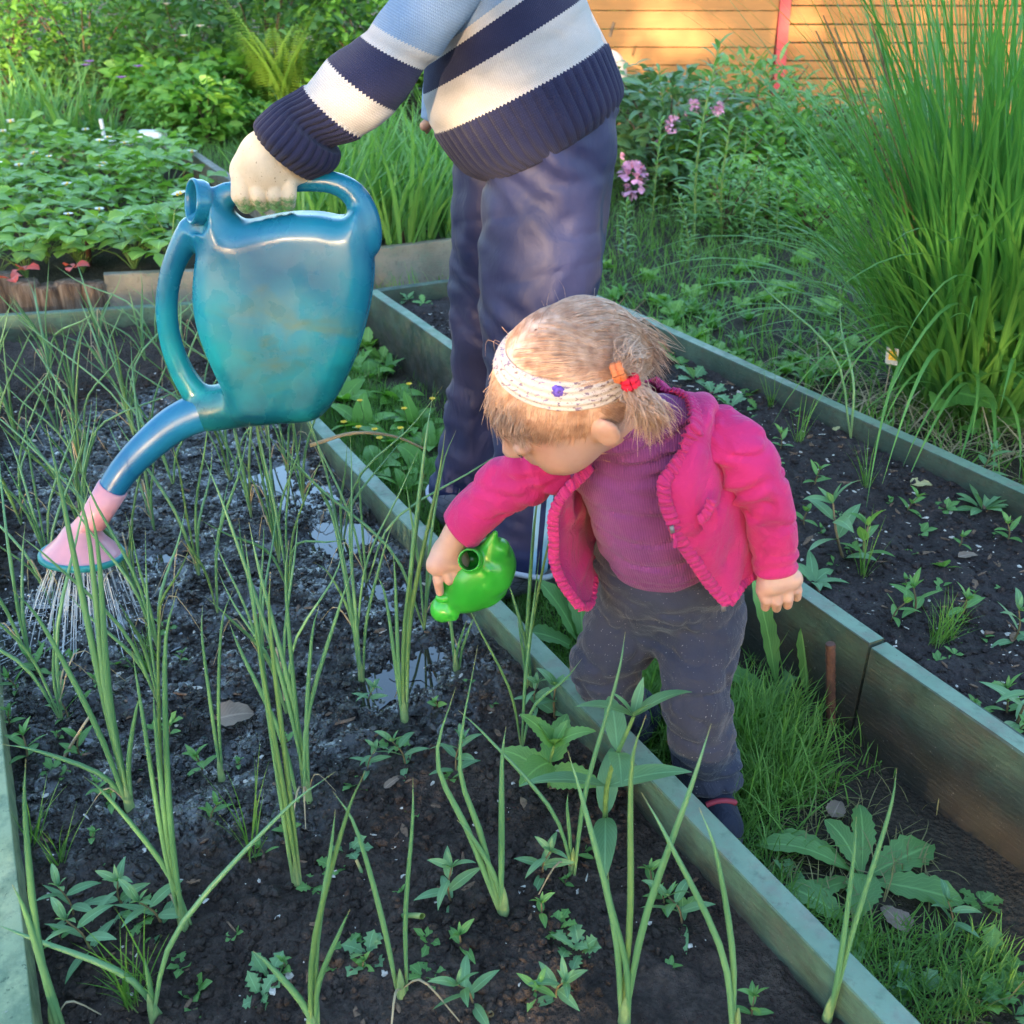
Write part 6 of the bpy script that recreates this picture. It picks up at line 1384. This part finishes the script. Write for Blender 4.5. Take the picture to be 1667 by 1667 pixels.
# ---- lilies, rhododendron and border plants in front of the fence
def lily(seed, H=.8, n=46):
    rs = np.random.default_rng(seed); o = empty("lily_stalk"); P = spline(np.array(((0, 0, 0), (rs.normal() * .02, rs.normal() * .02, H * .5), (rs.normal() * .05, rs.normal() * .05, H))), 10); MB().add(*tubes([P], [np.linspace(.007, .004, 10)], 6)).local("stem", M_STEMG, o)
    for k in range(n):
        f = .15 + .85 * k / n; c = P[min(9, int(f * 9))] * (1 - (f * 9 % 1)) + P[min(9, int(f * 9) + 1)] * (f * 9 % 1); MB().add(*blades([c], k * 2.4, .45 + .5 * f ** 3 + rs.normal() * .1, .9, .13 * (1.15 - .45 * f), .024 * (1.15 - .4 * f), 7, 'lance', .25, rs.normal() * .2)).local("leaf", M_LILY, o)
    return o
LI = Kind([lily(1, .85, 50), lily(2, .7, 42), lily(3, .6, 36)])
for i, (x, y, sc) in enumerate(((1130, 395, 1.05), (1175, 390, .9), (1195, 345, .8), (1080, 330, 1.0), (1240, 340, .75), (1020, 430, .5), (1120, 440, .5), (1270, 400, .6), (1060, 380, .7), (1300, 350, .8), (1220, 420, .5))):
    LI.put(PZG(x, y), sc, "tall leafy lily stalk in front of the rhododendron" if x < 1160 else "leafy lily stalk between the rhododendron and the big grass clump", "plant", "lily stalks before the fence")
rp = PZG(1080, 320); rh = shrub("rhododendron", 760, .44, .68, .14, .044, 'lance', M_RHODO, 41, 9); rh.location = rp; tag(rh, "rhododendron bush with pink flower clusters in front of the orange fence", "bush")
rp2 = PZG(990, 285); rh2 = shrub("rhododendron", 420, .42, .7, .12, .034, 'lance', M_RHODO, 42, 9); rh2.location = rp2; tag(rh2, "second rhododendron partly hidden by the adult's sweater", "bush")
SH_C = Kind([shrub("border_shrub", 420, .36, .62, .12, .026, 'lance', M_LILY, 51, 8, 0, .5), shrub("border_shrub", 380, .34, .5, .09, .045, 'ovate', M_BUSH2, 52, 8)])
for i, (x, y, sc) in enumerate(((1180, 330, 1.0), (1235, 315, 1.0), (1290, 320, 1.0), (1345, 330, .9), (1150, 290, 1.05), (1220, 275, 1.1), (1290, 280, 1.05), (1400, 330, 1.0), (1250, 370, .7), (1180, 380, .6), (1320, 385, .7), (1060, 290, .9), (1450, 300, 1.0))):
    SH_C.put(PZG(x, y), sc, "leafy shrub in front of the fence, " + ("near the red post" if 1200 < x < 1300 else "left of the red post" if x <= 1200 else "half behind the big grass clump"), "bush", "shrubs before the fence")
def truss(c, par, r, seed):
    rs = np.random.default_rng(seed); m = MB()
    for k in range(11):
        d = nrm(rs.normal(size=3) + (0, -.5, .6)); q = np.asarray(c) + d * r * .6
        for j in range(5): m.add(*blades([q], math.atan2(d[1], d[0]) + 1.0 * math.cos(j * 1.257), math.asin(np.clip(d[2], -1, 1)) + 1.0 * math.sin(j * 1.257), .5, r * .55, r * .42, 4, 'obov', .2))
    return m.build("flower_cluster", M_PETALP, par)
for k, (x, y, d, r) in enumerate(((1028, 295, -.45, .10), (1128, 178, -.35, .05), (1168, 180, -.35, .045), (1012, 255, -.4, .02), (1095, 205, -.4, .05), (1070, 235, -.3, .022), (1020, 310, -.46, .035))):
    truss(px(x, y, rp[1] + d + .05), rh, r, 60 + k)
def border(rs, N):
    x = rs.uniform(960, 1500, N); y = rs.uniform(430, 620, N); p = np.array([pz(a, b, 0) for a, b in zip(x, y)]); u, w = p @ AX_U, p @ AX_W; p = p[w > np.array([W2R(a) for a in u]) + .03]; p[:, 2] = ground_z(p); return p
BW = Kind([rosette("border_weed", 10, .085, .040, 'ovate', M_BUSH2, .8, .9, .2, 9, seed=61), rosette("border_weed", 9, .09, .05, 'obov', M_STRAW, .8, .8, .35, 10, seed=62), rosette("border_weed", 9, .10, .024, 'lance', M_BUSH, .9, .8, 0, 7, seed=63)])
for p in border(np.random.default_rng(8), 85):
    x, y, d = vis(p); BW.put(p, random.uniform(.6, 1.1), "low leafy weed in the border " + ("right behind the far board of the bare bed" if x < 1250 else "at the foot of the big grass clump"), "weed", "low weeds in the border")
for (x, y) in ((330, 480), (380, 470), (280, 478), (220, 485), (160, 492), (90, 500), (30, 500), (560, 560), (600, 560), (630, 600), (590, 590), (570, 530), (620, 580)):
    BW.put(PZG(x, y), random.uniform(.7, 1.1), "low weed between the onion bed and the strawberry bed" if y < 520 else "low weed on the path behind the blue can", "weed", "low weeds between the beds")

# ================================================================== SMALL THINGS
def rod(name, a, b, r, mat, label, cat, ribs=0, group=None):
    n = 60 if ribs else 8; P = np.linspace(a, b, n); rr = np.full(n, r)
    if ribs: rr = r * (1 + .10 * (np.sin(np.arange(n) * 1.55) > .2))
    m = MB().add(*tubes([P], [rr], 10)); V, F = disc(b, np.asarray(b) - a, r * .98, 10); m.add(V, F); o = m.build(name, mat); return tag(o, label, cat, group)
rb = pz(1360, 1178, 0); rod("rebar_stake", rb - UP * .05, px(1352, 1048, rb[1]), .0075, M_RUST, "rusty ribbed steel bar holding the board of the bare bed", "stake", 1)
rod("metal_stake", pz(147, 470, .0), pz(143, 395, ZS + .07) , .011, M_RUST, "rusty stake at the log edge of the strawberry bed", "stake")
rb = pz(655, 455, 0.0) - q_dep * .02; rod("metal_stake", rb, px(655, 358, rb[1]), .010, M_RUST, "rusty stake against the grey board behind the adult", "stake")
rod("metal_post", PZG(352, 110), px(352, -20, PZG(352, 110)[1]), .024, plain("dark_red_paint", (0.13, 0.045, 0.045), 0.6), "dark red metal post left of the fern", "post")
# white container and dark bottle
c = pz(250, 246, ZS + .01); m_w = plain("white_plastic", (0.72, 0.70, 0.68), 0.4, 0.4, 0.06, 10)
s = Solid(c + (-.14, -.12, -.03), c + (.14, .12, .18), .006)
s.field(lambda P: np.linalg.norm(np.maximum(np.abs(P - (c + (0, 0, .055))) - (.060, .040, .040), 0), axis=-1) - .022, c + (-.12, -.1, -.03), c + (.12, .1, .17)); tag(s.build("plastic_container", m_w), "white plastic container standing on the back board of the strawberry bed", "container")
c = px(166, 205, 6.6); rod("plant_marker", c - UP * .16, c + UP * .04, .012, m_w, "narrow white plant marker in front of the bushes at left", "marker")
# seed packet marker
c = px(1452, 580, cb[1] - .10); V, F = box(c, (.016, -.004, -.002), (0, .0015, 0), (-.002, 0, .024)); pk = MB().add(V, F).build("seed_packet", plain("white_card", (0.55, 0.56, 0.58), 0.5, 0.4, 0.15, 60), smooth=False); tag(pk, "small white seed packet with a yellow picture in front of the grass clump", "seed packet")
V, F = box(c + (0, -.0035, .003), (.010, -.0025, -.001), (0, .001, 0), (-.001, 0, .013)); MB().add(V, F).build("picture", plain("yellow_print", (0.65, 0.42, 0.05), 0.5, 0.4, 0.4, 120), pk, smooth=False)
MB().add(*tubes([np.array((c - UP * .12, c - UP * .02))], .002, 5)).build("stick", M_DRY, pk)
# pale rock / sawn stump by the fence
c = px(988, 100, 7.6); s = Solid(c - .4, c + .4, .02); s.ell(c + (-.02, 0, -.08), np.eye(3), (.17, .14, .16), .02); s.cone(c + (-.02, 0, -.2), c + (0, 0, -.5), .15, .16, .05); s.warp(lambda P: .02 * fbm(P * 12, 2, 9)); tag(s.build("stump", plain("sawn_pale_wood", (0.58, 0.46, 0.36), 0.8, 0.2, 0.15, 12, 0.4, 60)), "pale sawn stump against the orange fence behind the adult", "stump")
MB().add(*tubes([np.array((px(993, 60, 7.5), px(996, 48, 7.5), px(1000, 36, 7.5)))], .012, 6)).build("stub", M_BARK, bpy.data.objects["stump"])
# dead leaf, chips and twigs on the soil
def dead_leaf(p, L, W, a, mat, label, curl=.25):
    o = MB().add(*blades([p + UP * .008], a, .12, .5, L, W, 10, 'ovate', curl, random.gauss(0, .2), .12, 0, .03)).build("dead_leaf", mat); return tag(o, label, "leaf")
M_DEAD = leaf_mat("dead_brown_leaf", (0.15, 0.11, 0.085), (0.28, 0.21, 0.16), 0.75, 0.1, 0.4, 30, 0.25); M_YEL = leaf_mat("yellowed_leaf", (0.45, 0.40, 0.18), (0.55, 0.50, 0.25), 0.6, 0.25, 0.3, 30)
dead_leaf(PZ1(352, 1172), .062, .056, .35, M_DEAD, "brown curled dead leaf lying on wet soil in the onion bed"); dead_leaf(PZ1(625, 1285), .04, .012, .9, M_DEAD, "narrow dry leaf beside two small round leaves in the onion bed")
dead_leaf(PZ2(1480, 795), .055, .032, .1, M_YEL, "pale yellow fallen leaf lying in the bare bed"); dead_leaf(PZG(1480, 1510), .05, .04, 2.0, M_DEAD, "dead leaf on the path at the bottom right"); dead_leaf(PZG(1355, 1330), .045, .03, 1.0, M_DEAD, "dead leaf near the dandelion on the path")
dead_leaf(PZ2(1560, 905), .05, .02, .3, M_DEAD, "brown leaf scrap in the middle of the bare bed"); dead_leaf(PZ2(1360, 710), .03, .02, 1.3, M_YEL, "small yellow leaf beside the lone onion in the bare bed")
def scatter(N, rs, bedno, lo, hi, sq, jit):
    m = MB(); k = 0; V0, F0 = ICO[1]
    u = rs.uniform(.6, 3.0, N); w = rs.random(N); pts = []
    for a, b in zip(u, w):
        wl, wr_ = (W1L(a) + .01, W1R(a) - TH - .01) if bedno == 1 else (W2L(a) + TH + .01, W2R(a) - TH - .01); pts.append(from_uw(a, wl + (wr_ - wl) * b))
    pts = np.array(pts); pts[:, 2] = soil_height(flatP(pts), Z1S, 1, PUDDLES) if bedno == 1 else soil_height(flatP(pts), Z2S, 21)
    x, y, d = vis(pts); ok = (x > -40) & (x < 1707) & (y < 1720); pts = pts[ok]; N = len(pts); r = lo + (hi - lo) * rs.random(N) ** 3
    q = V0[None] * (1 + jit * rs.uniform(-1, 1, (N, len(V0), 1))) * r[:, None, None] * np.asarray(sq) * (1 + .5 * rs.uniform(-1, 1, (N, 1, 3))); a = rs.random(N) * 6.28; ca, sa = np.cos(a)[:, None], np.sin(a)[:, None]
    q = np.stack((q[..., 0] * ca - q[..., 1] * sa, q[..., 0] * sa + q[..., 1] * ca, q[..., 2]), -1) + pts[:, None] + (0, 0, .001); m.add(q.reshape(-1, 3), (F0[None] + (np.arange(N) * len(V0))[:, None, None]).reshape(-1, 3)); return m
tag(scatter(26000, np.random.default_rng(1), 1, .0010, .0082, (1, 1, .75), .45).build("soil_crumbs", M_SOIL1), "black crumbs of soil on the onion bed", "soil", kind="stuff")
tag(scatter(6000, np.random.default_rng(2), 2, .002, .009, (1, 1, .75), .35).build("soil_crumbs", M_SOIL2), "grey crumbs of soil on the bare bed", "soil", kind="stuff")
m_chip = plain("pale_chips", (0.50, 0.46, 0.40), 0.7, 0.3, 0.4, 200); m_wchip = plain("brown_chips", (0.16, 0.10, 0.065), 0.8, 0.3, 0.5, 200)
tag(scatter(900, np.random.default_rng(3), 1, .0008, .0062, (1.2, .8, .3), .4).build("pale_chips", m_chip, smooth=False), "pale bits of shell and wood on the onion bed soil", "debris", kind="stuff")
tag(scatter(700, np.random.default_rng(4), 1, .001, .007, (2.2, .6, .4), .4).build("wood_bits", m_wchip, smooth=False), "brown wood bits on the onion bed soil", "debris", kind="stuff")
tag(scatter(1100, np.random.default_rng(5), 2, .001, .006, (1.5, .7, .3), .4).build("pale_chips", m_chip, smooth=False), "pale bits on the bare bed soil", "debris", kind="stuff")
tag(scatter(900, np.random.default_rng(6), 2, .001, .008, (2.2, .6, .4), .4).build("wood_bits", m_wchip, smooth=False), "brown wood bits on the bare bed soil", "debris", kind="stuff")

# ================================================================== TREES BEHIND THE PHOTOGRAPHER (unseen, added to block the low sun; gaps shaped to place sun patches)
SUNNY = [(px(425, 265, 1.57), .13, .12), (px(455, 110, 8.4), .42, .42), (px(1095, 55, FY), .38, .16), (px(1300, 40, FY), .22, .20), (px(1470, 400, 2.4), .11, .13), (px(855, 655, .97), .045, .04), (px(900, 390, 1.67), .12, .16), (px(575, 160, 1.58), .10, .07),
         (px(980, 100, 7.4), .2, .2), (px(1130, 360, 4.4), .08, .1), (px(400, 430, 1.55), .05, .06), (px(800, 170, 1.66), .10, .05)]
TYP = -8.5
sv = np.array(st[:])
def to_plane(p): t = (TYP - p[1]) / sv[1]; return np.asarray(p) + sv * t
holes = [(to_plane(c), rx, rz) for c, rx, rz in SUNNY]  # crown gaps aimed along the sun rays at the chosen sun patches
M_TREE = leaf_mat("tree_leaf", (0.04, 0.10, 0.025), (0.08, 0.18, 0.045), 0.45, 0.25, 0.0, 3)
for k in range(4):
    X0 = -6.4 + k * 2.9; tr = empty("tree", (X0, TYP, 0), "leafy tree added unseen behind the photographer to block sun, " + ("leftmost", "second from left", "third from left", "rightmost")[k], "tree", "sun blocking trees added behind the photographer")
    MB().add(*tubes([spline(np.array(((X0, TYP, -.05), (X0 + .08, TYP, 1.5), (X0 - .05, TYP + .1, 3.4), (X0, TYP, 4.7))), 14)], [np.linspace(.15, .04, 14)], 10)).build("trunk", M_BARK, tr)
    rs = np.random.default_rng(200 + k); n = 17000; p = np.stack((X0 + rs.uniform(-1.75, 1.75, n), TYP + rs.uniform(-.6, .6, n), rs.uniform(.9, 5.0, n)), 1)
    edge = 1 - np.clip((np.abs(p[:, 0] - X0) - 1.45) / .3, 0, 1) * .6; ok = rs.random(n) < edge
    t = (TYP - p[:, 1]) / sv[1]; q = p + sv * t[:, None]
    for (h, rx, rz) in holes: ok &= ((((q[:, 0] - h[0]) / rx) ** 2 + ((q[:, 2] - h[2]) / rz) ** 2) > (1 + .35 * rs.normal(size=n))) | (rs.random(n) < .10)
    p = p[ok]; n = len(p); tag(MB().add(*blades(p, rs.random(n) * 6.28, rs.uniform(-.6, .8, n), .6, rs.uniform(.10, .17, n), rs.uniform(.07, .11, n), 2, 'ovate', .15, rs.normal(size=n) * .6)).build("crown", M_TREE, tr), kind="stuff")
    for j in range(5):
        a = rs.uniform(-1, 1); b = np.array((X0, TYP, 1.4 + .55 * j)); MB().add(*tubes([spline(np.array((b, b + (a * .6, rs.normal() * .2, .4), b + (a * 1.3, rs.normal() * .3, .7))), 7)], [np.linspace(.05, .015, 7)], 6)).build("limb", M_BARK, tr)

# plants that were prepared but not planted are taken away again
for K in ALLK:
    for o, u in zip(K.p, K.used):
        if not u:
            for ch in list(o.children): bpy.data.objects.remove(ch)
            bpy.data.objects.remove(o)
for kd, lst in PROTO.items():
    for i, o in enumerate(lst):
        if (kd, i) not in first:
            for ch in list(o.children): bpy.data.objects.remove(ch)
            bpy.data.objects.remove(o)

# look-alikes are told apart by their place, counted from the left of the picture
bpy.context.view_layer.update()
alike = {}
for o in bpy.data.objects:
    if o.parent is None and o.get("label") and o.get("group") and o.get("kind") is None: alike.setdefault(o["label"], []).append(o)
for lab, os_ in alike.items():
    if 1 < len(os_) <= len(ORD) and "from the left" not in lab and len(lab.split()) <= 12 and "photographer" not in lab:
        def xpos(o):
            P = [c.matrix_world.translation for c in ([o] if o.type == 'EMPTY' or o.location.length > 0 else [])]
            if P: q = np.array(P[0][:])
            else: q = np.array([v.co[:] for v in o.data.vertices]).mean(0)
            return float(vis(q)[0])
        for i, o in enumerate(sorted(os_, key=xpos)): o["label"] = lab + ", " + ORD[i] + " from the left"
